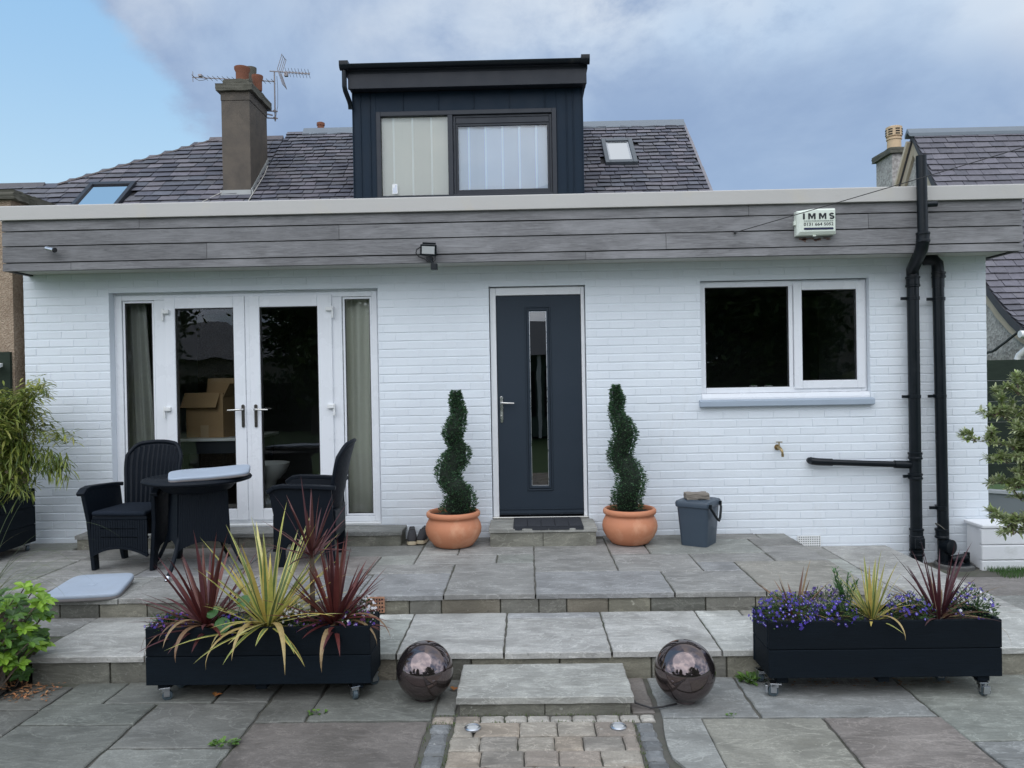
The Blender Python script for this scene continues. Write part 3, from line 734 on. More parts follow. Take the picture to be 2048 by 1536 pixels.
# rear slope
mb.add([(-3.76, 5.386, 5.40), (2.535, 5.386, 5.40), (2.535, 8.2, 3.0), (-3.76, 8.2, 3.0)], [(0, 1, 2, 3)])
roof = mb.build('roof', 'slate', house)
mb = MB(); mb.prism([(5.27, rz(5.27)+.03), (5.385, 5.475), (5.47, 5.475), (5.57, 5.33), (5.5, 5.3), (5.385, 5.38)], lambda p, k: (-3.50 if k == 0 else 2.56, p[0], p[1]))
mb.build('ridge', 'lead', roof, bevel=.006)
mb = MB(); mb.prism([(5.30, rz(5.30)+.02), (5.385, 5.42), (5.50, 5.36)], lambda p, k: (-3.76 if k == 0 else -3.502, p[0], p[1])); mb.build('ridge', 'slate', roof)
mb = MB()
for a, b in zip([2.7+.3*k for k in range(9)], [3.0+.3*k for k in range(9)]):
    b = min(b, 5.385); q = [rnd(-.006, .006) for _ in range(2)]
    mb.add([(2.535, a, rz(a)+.024), (2.575+q[0], a, rz(a)+.02), (2.575+q[1], b, rz(b)+.02), (2.535, b, rz(b)+.024), (2.535, a, rz(a)-.12), (2.56, a, rz(a)-.12), (2.56, b, rz(b)-.12), (2.535, b, rz(b)-.12)],
           [(0, 1, 2, 3), (1, 5, 6, 2), (4, 7, 6, 5), (0, 4, 5, 1)], (1.6, 1.55, 1.5))
mb.build('verge', 'slate', roof)
mb = MB(); mb.lathe([(.055, 0), (.055, .10), (.065, .11), (.065, .15), (.045, .16)], (-3.24, 5.45, 5.42), 14); mb.build('roof_vent', 'pot_red', roof, smooth=True)
# gable end under the verge
mb = MB(); mb.prism([(2.9, 3.3), (5.38, 5.24), (8.0, 3.05), (8.0, -.3), (3.6, -.3), (3.6, 2.6), (2.9, 2.6)], lambda p, k: (2.30 if k == 0 else 2.5, p[0], p[1])); mb.build('gable_wall', 'harl_grey', house)
# rooflight right of the dormer
def on_roof(x, y, h=0): return Vector((x, y-h*.651, rz(y)+h*.759))
def roof_frame(mb, x0, x1, y0, y1, w, h0, h1):
    for a, b, c, d in ((x0, x0+w, y0, y1), (x1-w, x1, y0, y1), (x0+w, x1-w, y1-w, y1), (x0+w, x1-w, y0, y0+w)):
        vs = [on_roof(x, y, h) for h in (h0, h1) for x, y in ((a, c), (b, c), (b, d), (a, d))]
        mb.add(vs, [(3, 2, 1, 0), (4, 5, 6, 7), (0, 1, 5, 4), (1, 2, 6, 5), (2, 3, 7, 6), (3, 0, 4, 7)])
mb = MB(); roof_frame(mb, 1.19, 1.655, 4.27, 4.89, .062, -.02, .075); sk = mb.build('skylight', mat('grey_skylight_frame', (.10, .115, .13), .35, .1, metal=.3), house, bevel=.006)
mb = MB(); roof_frame(mb, 1.255, 1.59, 4.335, 4.825, .022, .0, .055); mb.build('skylight_sash', 'galv', sk)
mb = MB(); mb.add([on_roof(1.275, 4.355, .05), on_roof(1.57, 4.355, .05), on_roof(1.57, 4.805, .05), on_roof(1.275, 4.805, .05)], [(0, 1, 2, 3)]); mb.build('pane', 'sky_glass', sk)
mb = MB(); mb.add([on_roof(1.275, 4.355, .02), on_roof(1.57, 4.355, .02), on_roof(1.57, 4.60, .02), on_roof(1.275, 4.60, .02)], [(0, 1, 2, 3)]); mb.build('blind', 'blind', sk)  # pale sheet, no real blind: paints the lower pane's bright reflection
mb = MB(); mb.add([on_roof(1.25, 4.34, -.05), on_roof(1.60, 4.34, -.05), on_roof(1.60, 4.82, -.05), on_roof(1.25, 4.82, -.05)], [(0, 1, 2, 3)]); mb.build('skylight_well', 'hole', sk)

# ---- dormer
dm = None
mb = MB(); DFY = 3.2
wx0, wx1, wz0, wz1 = -1.918, .447, 3.775, 4.937
ax0, ax1, az0, az1 = -2.228, .795, 3.2, 5.20
for a, b, c, d in ((ax0, wx0, az0, az1), (wx1, ax1, az0, az1), (wx0, wx1, wz1, az1), (wx0, wx1, az0, wz0)): mb.box(a, b, DFY, DFY+.08, c, d)
mb.box(ax0, ax0+.08, DFY+.081, 6.0, az0, az1); mb.box(ax1-.08, ax1, DFY+.081, 6.0, az0, az1)
dm = mb.build('dormer', 'zinc', house, bevel=.004)
def seam(*q): mb = MB(); mb.box(*q); mb.build('standing_seam', 'zinc', dm, bevel=.002)
for x in (-1.56, -1.095, -.63, -.165, .30): seam(x-.004, x+.004, DFY-.016, DFY-.0005, wz1+.02, az1-.005)
for x in (-2.12, -1.995, .58, .665): seam(x-.004, x+.004, DFY-.016, DFY-.0005, az0, az1-.005)
for x in (ax0-.001, ax1-.011): seam(x, x+.012, DFY-.018, DFY-.0005, az0, az1)
for y in (3.6, 4.05, 4.5, 4.95, 5.4): seam(ax1+.0005, ax1+.016, y-.004, y+.004, az0, az1); seam(ax0-.016, ax0-.0005, y-.004, y+.004, az0, az1)
mb = MB(); mb.box(-2.24, .835, 3.02, 3.06, 5.185, 5.375); mb.box(-2.24, .835, 3.0605, DFY+.05, 5.203, 5.22)
mb.box(.835-.04, .8345, 3.061, 6.2, 5.221, 5.375); mb.box(-2.2395, -2.20, 3.061, 6.2, 5.221, 5.375)
mb.build('fascia', 'zinc_black', dm, bevel=.004)
for k in range(12): mb = MB(); mb.box(-2.0+k*.235, -1.988+k*.235, 3.0165, 3.0195, 5.274, 5.286); mb.build('fascia_screw', 'rubber', dm)
# gutter: half-round trough along the front, then the flat roof edge behind it
mb = MB()
prof = [(.055*math.cos(a), .055*math.sin(a)) for a in [math.pi+math.pi*k/10 for k in range(11)]]
prof = prof + [(p[0]*.88, p[1]*.88+.002) for p in prof[::-1]]
mb.prism(prof, lambda p, k: (-2.30 if k == 0 else .84, 2.958+p[0], 5.465+p[1]))
for xa, xb in ((-2.325, -2.21), (.76, .87)):
    mb.prism([(.062*math.cos(math.pi+math.pi*k/10), .064*math.sin(math.pi+math.pi*k/10)) for k in range(11)] + [(.062, .04), (-.062, .04)], lambda p, k: (xa if k == 0 else xb, 2.958+p[0], 5.465+p[1]))
mb.build('gutter', 'plastic_black', dm, smooth=True)
mb = MB(); mb.box(-2.28, .85, 3.03, 6.2, 5.376, 5.47); mb.build('dormer_roof', 'zinc_black', dm, bevel=.006)
mb = MB(); mb.tube([(-2.275, 2.975, 5.44), (-2.275, 2.975, 5.20), (-2.268, 2.99, 5.15), (-2.245, 3.10, 5.06), (-2.24, 3.14, 5.02), (-2.24, 3.15, 4.97)], .032, 12); mb.build('downpipe', 'plastic_black', dm, smooth=True)
mb = MB(); ring(mb, wx0+.003, wx1-.003, wz0+.003, wz1-.003, .058, DFY-.03, DFY+.05); mb.box(-.978, -.912, DFY-.0295, DFY+.05, wz0+.06, wz1-.06)
mb.box(wx0-.02, wx1+.02, DFY-.06, DFY-.0305, wz0-.03, wz0+.004)
dwf = mb.build('window_frame', 'dormer_frame', dm, bevel=.005)
mb = MB(); ring(mb, -.905, .384, 3.84, 4.872, .03, DFY+.0, DFY+.045); mb.box(-.87, .35, DFY+.005, DFY+.045, 4.765, 4.84); ring(mb, -.874, .353, 3.871, 4.764, .03, DFY+.012, DFY+.04); mb.build('window_sash', 'dormer_frame', dm, bevel=.004)
pane('pane', -1.855, -.98, 3.838, 4.872, DFY+.02, dm, 'glass_clear'); pane('pane', -.845, .324, 3.90, 4.735, DFY+.03, dm, 'glass_clear')
mb = MB(); mb.box(-1.725, -1.655, DFY+.016, DFY+.019, 3.87, 4.0); st = mb.build('window_sticker', 'white_plastic', dm)
mb = MB(); mb.box(-1.712, -1.695, DFY+.0145, DFY+.0158, 3.885, 3.95); mb.box(-1.685, -1.668, DFY+.0145, DFY+.0158, 3.885, 3.985); mb.build('window_sticker', mat('pale_blue_print', (.55, .6, .7), .6), dm)
mb = MB(); mb.box(-2.14, .71, 4.3, 4.35, 3.3, 5.15); mb.build('inner_wall', mat('dormer_room', (.55, .55, .53), .8), dm)
def vblind(name, label, x0, x1, z0, z1, y, n, m):
    t = thing(name, label, 'blind', ((x0+x1)/2, y, z0)); mb = MB(); w = (x1-x0)/n
    for k in range(n):
        a = x0+k*w; q = rnd(-.004, .004)
        mb.add([(a+.002, y-.006, z0), (a+w*.5, y+.004+q, z0), (a+w+.008, y+.010, z0), (a+w+.008, y+.010, z1), (a+w*.5, y+.004+q, z1), (a+.002, y-.006, z1)], [(0, 1, 4, 5), (1, 2, 3, 4)], jit((.98, .98, .98), .05))
        mb.box(a-.012, a+.012, y-.012, y-.009, z0, z1, (1.22, 1.26, 1.34))  # lighter bars painted in for the bright gaps between slats
    mb.build('slats', m, t)
    mb = MB(); mb.box(x0, x1, y-.02, y+.02, z1, z1+.03); mb.build('headrail', 'white_plastic', t); return t
vblind('vertical_blind', 'closed cream vertical blind behind the left dormer pane with the sticker', -1.95, -.95, 3.80, 4.88, 3.262, 4, 'blind2')
vblind('vertical_blind', 'closed white vertical blind behind the wider right dormer pane', -.93, .40, 3.80, 4.88, 3.262, 6, 'blind')

# ---- chimney stack on the party wall
ch = thing('chimney', 'tall brown rendered chimney stack with red pots rising through the slate roof', 'chimney', (-4.0, 4.15, 4.0))
cx0, cx1, cy0, cy1 = -4.20, -3.80, 3.80, 4.52
mb = MB(); mb.box(cx0, cx1, cy0, cy1, 3.6, 5.36); mb.box(cx0-.006, cx1+.006, cy0-.006, cy1+.006, 5.3605, 5.485); mb.build('stack', 'render', ch, bevel=.008)
mb = MB()
def ragbox(mb, x0, x1, y0, y1, z0, z1, k=.008, n=6):
    b = bmesh.new(); bmesh.ops.create_cube(b, size=1)
    for v in b.verts: v.co = Vector((x0+(v.co.x+.5)*(x1-x0), y0+(v.co.y+.5)*(y1-y0), z0+(v.co.z+.5)*(z1-z0)))
    bmesh.ops.subdivide_edges(b, edges=b.edges[:], cuts=n, use_grid_fill=True)
    for v in b.verts: v.co += Vector((rnd(-k, k), rnd(-k, k), rnd(-k, k)))
    b.verts.index_update(); mb.add([v.co.copy() for v in b.verts], [[v.index for v in f.verts] for f in b.faces]); b.free()
ragbox(mb, cx0-.055, cx1+.055, cy0-.055, cy1+.055, 5.487, 5.585, .006, 5); ragbox(mb, cx0+.02, cx1-.01, cy0+.02, cy1-.02, 5.586, 5.665, .007, 5)
mb.build('cope', 'concrete', ch, smooth=50)
def cpot(x, y, z, r, h, m='pot_red'):
    mb = MB(); mb.lathe([(r*.92, 0), (r, h*.1), (r*1.0, h*.68), (r*1.22, h*.86), (r*1.25, h), (r*1.05, h), (r*.9, h*.7), (r*.85, .05)], (x, y, z), 24); mb.build('chimney_pot', m, ch, smooth=35)
cpot(-3.955, 3.97, 5.66, .088, .22); cpot(-3.845, 4.27, 5.66, .066, .22); cpot(-3.985, 4.42, 5.66, .062, .40, 'concrete')
mb = MB(); mb.box(cx0-.03, cx1+.03, cy0-.02, cy0-.004, rz(cy0)-.03, rz(cy0)+.065)
mb.prism([(cy0-.02, rz(cy0)+.07), (cy0-.02, rz(cy0)-.02), (cy1, rz(cy1)), (cy1, rz(cy1)+.09)], lambda p, k: (cx1+.003 if k == 0 else cx1+.012, p[0], p[1]))
mb.build('flashing', 'flash', ch)
# television aerials on a mast at the back of the stack
ae = thing('tv_aerial', 'thin television mast with two spiky aerials clamped to the chimney', 'aerial', (-3.70, 4.6, 5.3))
mb = MB(); mb.tube([(-3.70, 4.6, 5.33), (-3.70, 4.6, 6.08)], .011, 8)
for z in (5.37, 5.475): mb.tube([(-3.83, 4.56, z), (-3.66, 4.6, z)], .010, 6); mb.bar((-3.70, 4.58, z-.015), (-3.70, 4.58, z+.015), .04, .02)
mb.tube([(-3.80, 4.55, 5.42), (-3.74, 4.6, 5.42)], .012, 6)
mb.build('mast', 'alu', ae)
mb = MB(); a, b = Vector((-4.95, 4.62, 6.025)), Vector((-3.72, 4.6, 5.925)); mb.tube([a, b], .008, 6)
for k in range(15):
    p = a.lerp(b, .16+.84*k/14); mb.tube([p+Vector((0, -.10, 0)), p+Vector((0, .10, 0))], .004, 5); mb.box(p.x-.008, p.x+.008, p.y-.01, p.y+.01, p.z-.008, p.z+.010)
mb.tube([a+Vector((.01, 0, -.07)), a+Vector((.01, 0, .085))], .005, 5); mb.tube([a+Vector((.035, -.1, -.0)), a+Vector((.035, .1, 0))], .005, 5)
mb.box(-4.85, -4.80, 4.59, 4.65, 6.03, 6.06); mb.tube([(-4.9, 4.6, 6.0), (-4.84, 4.6, 5.965), (-4.77, 4.6, 5.97), (-4.7, 4.6, 6.0)], .004, 5)
mb.build('aerial', 'alu', ae)
mb = MB(); a, b = Vector((-3.77, 4.6, 6.08)), Vector((-3.165, 4.55, 6.005)); mb.tube([a, b], .009, 6)
for sg in (1, -1):
    q = Vector((-3.62, 4.59, 6.06))
    for dy in (-.1, -.03, .04, .1): mb.tube([q+Vector((0, dy, 0)), q+Vector((.075, dy, sg*.225))], .005, 5)
    mb.tube([q+Vector((.07, -.11, sg*.215)), q+Vector((.07, .11, sg*.215))], .004, 5)
for k in range(8):
    p = a.lerp(b, .42+.58*k/7)
    for sg in (1, -1): mb.tube([p+Vector((0, -.06, sg*.045)), p+Vector((0, .06, -sg*.045))], .0035, 5)
    mb.box(p.x-.009, p.x+.009, p.y-.01, p.y+.01, p.z-.010, p.z+.012)
mb.box(-3.54, -3.49, 4.55, 4.60, 5.985, 6.03)
mb.build('aerial', 'alu', ae)
mb = MB(); mb.tube([(-3.66, 4.59, 6.0), (-3.65, 4.59, 5.8), (-3.655, 4.59, 5.55), (-3.69, 4.59, 5.38)], .003, 5); mb.build('lead', 'cable', ae)
mb = MB(); P = [(-3.76, 4.4, rz(4.4)+.05), (-3.745, 4.2, rz(4.2)+.04), (-3.75, 4.0, rz(4.0)+.04), (-3.77, 3.7, rz(3.7)+.035), (-3.78, 3.3, rz(3.3)+.03)]; mb.tube(P, .007, 6)
tag(mb.build('aerial_cable', 'cable_grey'), 'pale cable running straight down the slates right of the chimney', 'cable', 'aerial cables on the roof')
mb = MB(); P = [(-4.2, 3.79, rz(3.79)+.05), (-4.3, 3.74, rz(3.74)+.03), (-4.42, 3.60, rz(3.6)+.03), (-4.5, 3.45, rz(3.45)+.03), (-4.56, 3.3, rz(3.3)+.03)]; mb.tube(P, .007, 6)
tag(mb.build('aerial_cable', 'cable_grey'), 'pale cable slanting down the slates to the left from the foot of the chimney', 'cable', 'aerial cables on the roof')
# ------------------------------------------------------------------ neighbouring houses
nl = thing('neighbouring_house', 'brown harled house joined on at the left, with a hipped slate roof and rooflight', 'house', (-6.5, 2, -.33))
mb = MB(); mb.box(-9.5, -4.66, .02, 3.2, -.33, 3.12); mb.box(-9.5, -3.77, 3.201, 8.0, -.33, 3.0); mb.build('wall', 'harl_brown', nl)
mb = MB(); ragbox(mb, -9.6, -4.60, -.03, .30, 3.122, 3.205, .006, 9); ragbox(mb, -4.84, -4.60, .302, 3.3, 3.122, 3.205, .006, 9); mb.build('cope', 'concrete', nl, smooth=50)
def hipx(p):
    lo = -4.88-(5.22-p.y)*1.63 if p.y > 4.1 else -7.75
    return (lo, -3.765)
mb = MB(); slates(mb, [(2.9, rz(2.9)), (5.22, rz(5.22))], -7.8, -3.765, .148, .19, .29, ufun=hipx, holes=[(-6.19, -5.55, 3.2, 4.22)], rag=.006, kd=.92)
flat_roof_backing(mb, [(-7.75, 2.9), (-3.765, 2.9), (-3.765, 5.22), (-4.88, 5.22), (-6.70, 4.1), (-7.75, 4.1)])
mb.add([(-4.88, 5.22, rz(5.22)), (-6.70, 4.1, rz(4.1)), (-9.0, 6.2, 4.2), (-4.9, 8, 3.2)], [(0, 1, 2, 3)], (.8, .8, .8))
mb.add([(-4.88, 5.23, rz(5.22)), (-3.765, 5.23, rz(5.22)), (-3.765, 8, 3.0), (-4.9, 8, 3.0)], [(0, 1, 2, 3)], (.8, .8, .8))
nroof = mb.build('roof', 'slate', nl)
mb = MB()
a, b = Vector((-4.86, 5.235, rz(5.22)+.02)), Vector((-6.72, 4.09, rz(4.1)+.02))
for k in range(9):
    p, q = a.lerp(b, k/9), a.lerp(b, (k+.98)/9); mb.bar(p, q, .07, .02, col=(1.5, 1.35, 1.2))
mb.prism([(5.12, rz(5.12)+.015), (5.23, rz(5.22)+.055), (5.34, rz(5.1))], lambda p, k: (-4.95 if k == 0 else -3.78, p[0], p[1]), (1.0, .9, .85))
mb.prism([(4.0, rz(4.0)+.012), (4.1, rz(4.1)+.06), (4.2, rz(4.0))], lambda p, k: (-7.7 if k == 0 else -6.9, p[0], p[1]), (.8, .78, .75))
mb.build('ridge', 'slate', nroof)
mb = MB(); roof_frame(mb, -6.20, -5.54, 3.35, 4.08, .06, -.02, .07); sk2 = mb.build('skylight', 'dormer_frame', nl, bevel=.005)
mb = MB(); mb.add([on_roof(-6.15, 3.40, .045), on_roof(-5.59, 3.40, .045), on_roof(-5.59, 4.03, .045), on_roof(-6.15, 4.03, .045)], [(0, 1, 2, 3)]); mb.build('pane', 'sky_glass', sk2)
mb = MB(); mb.add([on_roof(-6.15, 3.40, -.03), on_roof(-5.59, 3.40, -.03), on_roof(-5.59, 4.03, -.03), on_roof(-6.15, 4.03, -.03)], [(0, 1, 2, 3)]); mb.build('skylight_well', 'hole', sk2)

nr = thing('neighbouring_house', 'detached grey harled house behind at the right, its steep slate roof flaring at the eaves', 'house', (11, 10, -.33))
XG = 8.42
prof = [(6.15, 2.06), (6.35, 2.15), (6.62, 2.33), (6.92, 2.58), (7.28, 2.92), (9.0, 5.18), (9.97, 6.56)]
mb = MB(); slates(mb, prof, XG, 15, .175, .24, .37, rag=.008, th=.008, cols=[(.92, .89, .92), (1.02, .98, 1.02), (.82, .81, .84), (1.1, 1.06, 1.08)])
pb = [(y, z-.02) for y, z in prof]; n = len(pb)
mb.prism(pb + [(14.0, .9), (13.9, .8), (9.97, 6.42)] + [(y+.06, z-.12) for y, z in pb[::-1][1:]], lambda p, k: (XG if k == 0 else 15, p[0], p[1]), (.5, .5, .5))
r2 = mb.build('roof', 'slate', nr)
mb = MB(); mb.prism([(9.86, 6.46), (9.86, 6.54), (9.97, 6.665), (10.08, 6.54), (10.08, 6.46), (9.97, 6.57)], lambda p, k: (XG-.1 if k == 0 else 15, p[0], p[1])); mb.build('ridge', 'lead', r2, bevel=.01)
mb = MB(); mb.prism([(6.3, -.33), (13.6, -.33), (13.6, 1.2), (9.97, 6.38)] + [(y+.02, z-.09) for y, z in prof[::-1][1:]], lambda p, k: (XG+.10 if k == 0 else XG+.35, p[0], p[1]))
mb.box(XG+.351, 15, 6.4, 6.7, -.33, 2.2); mb.build('gable_wall', 'harl_grey', nr)
mb = MB()
inner = [(y+.30*nz, z-.30*ny) for (y, z), (nz, ny) in zip(prof, [(.2, .9), (.35, .9), (.5, .85), (.7, .75), (.75, .65), (.8, .6), (.55, .9)])]
mb.prism([(y+.015, z-.035) for y, z in prof] + inner[::-1], lambda p, k: (XG+.045 if k == 0 else XG+.098, p[0], p[1]))
mb.prism([(9.98, 6.52), (13.7, 1.1), (13.5, .9), (9.98, 6.14)], lambda p, k: (XG+.04 if k == 0 else XG+.097, p[0], p[1]))
mb.build('verge_band', 'skew', nr)
mb = MB(); mb.bar((XG-.02, 10.05, 6.40), (XG-.02, 13.4, 1.55), .07, .10, (1, 0, 0)); mb.build('barge_board', mat('cream_barge_board', (.55, .46, .34), .7, .1), nr)
mb = MB(); mb.tube([(XG-.2, 6.08, 2.0), (15, 6.08, 2.0)], .06, 10); mb.tube([(XG+.0, 6.08, 1.98), (XG-.02, 6.12, 1.80), (XG-.08, 6.3, 1.66), (XG-.10, 6.32, 1.58)], .045, 10); mb.build('gutter', 'white_plastic', nr, smooth=True)
mb = MB(); mb.tube([(XG-.1, 8.0, 1.72), (XG-.1, 7.4, 1.70), (XG-.1, 7.0, 1.74), (XG-.1, 6.6, 1.90), (XG-.1, 6.2, 2.08)], .022, 6); mb.tube([(XG-.1, 8.0, 1.66), (XG-.1, 7.4, 1.67), (XG-.1, 6.9, 1.76), (XG-.1, 6.5, 1.96)], .015, 6); mb.build('cable', 'cable', nr)
c2 = thing('chimney', 'stubby grey harled chimney with one buff pot behind the right hand gable', 'chimney', (9.5, 12.6, 2.0))
mb = MB(); mb.box(9.03, 10.0, 12.15, 13.0, 1.0, 6.74); mb.build('stack', 'harl_grey', c2)
mb = MB(); ragbox(mb, 8.95, 10.08, 12.07, 13.08, 6.742, 6.88, .008, 5); mb.build('cope', 'concrete', c2, smooth=50)
mb = MB(); mb.lathe([(.165, 0), (.16, .28), (.18, .29), (.18, .32), (.16, .33), (.16, .36), (.19, .37), (.19, .60), (.15, .62), (.10, .62)], (9.25, 12.5, 6.88), 24)
cp = mb.build('chimney_pot', 'pot_buff', c2, smooth=35)
mb = MB()
for k in range(7):
    a = 2*math.pi*k/7+.25
    for z in (7.29, 7.35, 7.41):
        M3 = Matrix.Rotation(a, 3, 'Z'); p = Vector((9.25, 12.5, z)) + M3 @ Vector((.188, 0, 0)); mb.obox(p, (.012, .10, .03), M3)
mb.build('pot_slot', 'hole', cp)

# ------------------------------------------------------------------ pipes on the wall
def collar(mb, x, y, z, r, h=.07): mb.lathe([(r*.98, -h/2), (r*1.22, -h/2+.006), (r*1.22, -h/2+.02), (r*1.10, -h/2+.026), (r*1.10, h/2-.026), (r*1.22, h/2-.02), (r*1.22, h/2-.006), (r*.98, h/2)], (x, y, z), 24)
def bracket(par, x, y, z, r, side=-1):
    mb = MB(); mb.lathe([(r*1.01, -.016), (r*1.10, -.014), (r*1.10, .014), (r*1.01, .016)], (x, y, z), 22); mb.box(min(x, x+side*(r+.055)), max(x, x+side*(r+.055)), y-.005, y+.012, z-.013, z+.013); mb.bar((x, y+r, z), (x, 0.0, z), .03, .03); mb.build('bracket', 'plastic_black', par)
sp = thing('soil_pipe', 'taller black soil pipe that kinks over the cladding and rises above the roof edge', 'pipe', (3.39, -.07, -.3))
py = -.085; r = .049
mb = MB(); mb.tube([(3.40, py, -.30), (3.395, py, 2.24)], r, 20); mb.tube([(3.395, py, 2.16), (3.395, py, 2.26), (3.385, py-.02, 2.31), (3.315, -.40, 2.44), (3.305, -.44, 2.49), (3.305, -.445, 2.56)], r*1.04, 20)
mb.tube([(3.305, -.445, 2.5), (3.298, -.445, 3.205)], .041, 20, cap=False); mb.tube([(3.298, -.445, 3.2), (3.298, -.445, 3.205), (3.298, -.445, 3.0)], [.041, .036, .036], 20)
mb.build('pipe', 'plastic_black', sp, smooth=True)
for x_, y_, z_, q_, h_ in ((3.305, -.445, 2.53, .045, .09), (3.395, py, 2.205, r, .10), (3.397, py, .68, r, .07), (3.397, py, .50, r, .06), (3.40, py, .0, r, .09), (3.40, py, -.17, r, .07)):
    mb = MB(); collar(mb, x_, y_, z_, q_, h_); mb.build('collar', 'plastic_black', sp, smooth=30)
mb = MB(); mb.tube([(3.395, py-.005, -.13), (3.395, py-.005, -.03)], r*1.13, 20); mb.build('access_chamber', 'plastic_black', sp, smooth=30)
mb = MB(); mb.box(3.36, 3.44, py-r-.022, py-r+.012, -.125, -.035); mb.box(3.385, 3.415, py-r-.03, py-r-.02, -.095, -.065); mb.build('access_cover', 'plastic_black', sp, bevel=.01)
for z in (2.06, 1.20, .50): bracket(sp, 3.396, py, z, r)
mb = MB(); mb.tube([(3.30, -.445, 2.80), (3.42, -.445, 2.805)], .024, 14, cap=False); mb.tube([(3.42, -.445, 2.805), (3.423, -.445, 2.805), (3.36, -.445, 2.805)], [.024, .019, .019], 14); mb.build('stub', 'plastic_black', sp, smooth=30)
mb = MB(); mb.tube([(2.505, .01, .645), (2.505, -.045, .645), (2.53, -.062, .64), (2.60, -.065, .634), (3.36, -.075, .600)], .027, 16); mb.tube([(2.505, -.035, .645), (2.51, -.058, .643), (2.56, -.066, .637), (2.68, -.067, .631)], .033, 16)
mb.tube([(3.22, -.074, .606), (3.30, -.074, .602), (3.38, -.078, .60)], .034, 16); mb.build('waste_branch', 'plastic_black', sp, smooth=30)
dp = thing('drainpipe', 'black drainpipe right of the tall soil pipe, ending under the soffit', 'pipe', (3.62, -.07, -.33))
mb = MB(); r2_ = .047; mb.tube([(3.635, py, -.33), (3.615, py, 2.24)], r2_, 20); mb.tube([(3.615, py, 2.15), (3.615, py, 2.30), (3.61, py, 2.36), (3.58, py, 2.392), (3.53, py+.01, 2.40), (3.50, py+.03, 2.40)], r2_*1.07, 20); mb.build('pipe', 'plastic_black', dp, smooth=True)
for z_, h_ in ((2.26, .06), (-.005, .09)): mb = MB(); collar(mb, 3.62, py, z_, r2_, h_); mb.build('collar', 'plastic_black', dp, smooth=30)
mb = MB(); mb.tube([(3.635, py-.01, -.33), (3.635, py-.01, -.06)], r2_*1.15, 20)
M3 = Matrix.Rotation(R(25), 3, 'Z')
b = MB(Matrix.Translation((3.655, py-.045, -.115)) @ Matrix.Rotation(R(25), 4, 'Z') @ Matrix.Rotation(R(90), 4, 'X')); b.lathe([(.062, -.05), (.066, .0), (.066, .03), (.05, .036)], (0, 0, 0), 22)
mb.add(b.v, b.f); mb.build('access_elbow', 'plastic_black', dp, smooth=30)
mb = MB(); mb.tube([(3.61, py, 0.045), (3.612, py, .047)], r2_*1.18, 20); mb.build('pipe_seal', mat('grey_rubber_seal', (.22, .21, .18), .7), dp)
for z in (2.05, 1.20, .22): bracket(dp, 3.62, py, z, r2_)
dg = thing('drain_gully', 'low round drain surround on the ground at the foot of the drainpipe', 'drain', (3.62, -.16, -.29))
mb = MB(); mb.lathe([(.16, -.05), (.16, .015), (.15, .025), (.138, .025), (.13, .01), (.13, -.05)], (3.68, -.17, -.27), 26); mb.build('rim', mat('grey_clay', (.10, .10, .095), .8, .2), dg, smooth=35)
mb = MB(); mb.box(3.58, 3.80, -.28, -.04, -.272, -.245); mb.box(3.76, 3.80, -.20, -.17, -.245, -.15); mb.tube([(3.66, -.17, -.22), (3.78, -.19, -.19)], .035, 12); mb.build('drain_trap', 'plastic_black', dg, bevel=.005)

# ------------------------------------------------------------------ small things on the facade
def text(body, size, x, z, y, m, par, width, off=.0, sp=1.0, name='lettering'):
    cu = bpy.data.curves.new('t', 'FONT'); cu.body = body; cu.size = size; cu.extrude = .0012; cu.offset = off; cu.space_character = sp
    o = bpy.data.objects.new('t', cu); COL.objects.link(o); bpy.context.view_layer.update()
    me = bpy.data.meshes.new_from_object(o.evaluated_get(bpy.context.evaluated_depsgraph_get())); bpy.data.objects.remove(o)
    xs = [v.co.x for v in me.vertices]; k = width/(max(xs)-min(xs)); x_0 = min(xs); zs = min(v.co.y for v in me.vertices)
    pl = Vector(par.location)
    for v in me.vertices: v.co = Vector(((v.co.x-x_0)*k+x, y-v.co.z, (v.co.y-zs)+z)) - pl
    me.name = name; me.materials.append(M[m]); ob = bpy.data.objects.new(name, me); COL.objects.link(ob); ob.parent = par; return ob
al = thing('alarm_box', 'cream burglar alarm box with black lettering on the cladding', 'alarm box', (2.44, -.36, 2.56))
mb = MB(); F = [(2.278, -.353, 2.572), (2.606, -.353, 2.578), (2.604, -.353, 2.795), (2.42, -.353, 2.795), (2.276, -.353, 2.776)]; Fm = [(p[0]+(.0 if abs(p[0]-2.44) < .03 else (.002 if p[0] < 2.44 else -.002)), -.405, p[2]) for p in F]
Ff = [(2.300, -.425, 2.601), (2.592, -.425, 2.604), (2.594, -.425, 2.782), (2.43, -.425, 2.783), (2.298, -.425, 2.765)]
mb.add(F+Fm+Ff, [(10, 11, 12, 13, 14)] + [(i, (i+1) % 5, 5+(i+1) % 5, 5+i) for i in range(5)] + [(5+i, 5+(i+1) % 5, 10+(i+1) % 5, 10+i) for i in range(5)])
mb.box(2.262, 2.279, -.40, -.36, 2.66, 2.70); mb.box(2.41, 2.438, -.42, -.40, 2.562, 2.573); mb.build('case', 'alarm', al, bevel=.005)
def glyph(bars):
    g_ = MB()
    for q in bars: g_.prism(q, lambda p, k: (2.326+p[0], -.4272+.0016*k, 2.704+p[1]))
    g_.build('lettering', 'ink', al)
H = .050
glyph([[(0, 0), (.016, 0), (.016, H), (0, H)]])
for x in (.044, .133):
    glyph([[(x, 0), (x+.0135, 0), (x+.0135, H*.62), (x+.0305, 0), (x+.0475, H*.62), (x+.0475, 0), (x+.061, 0), (x+.061, H), (x+.044, H), (x+.0305, H*.48), (x+.017, H), (x, H)]])
S_ = []
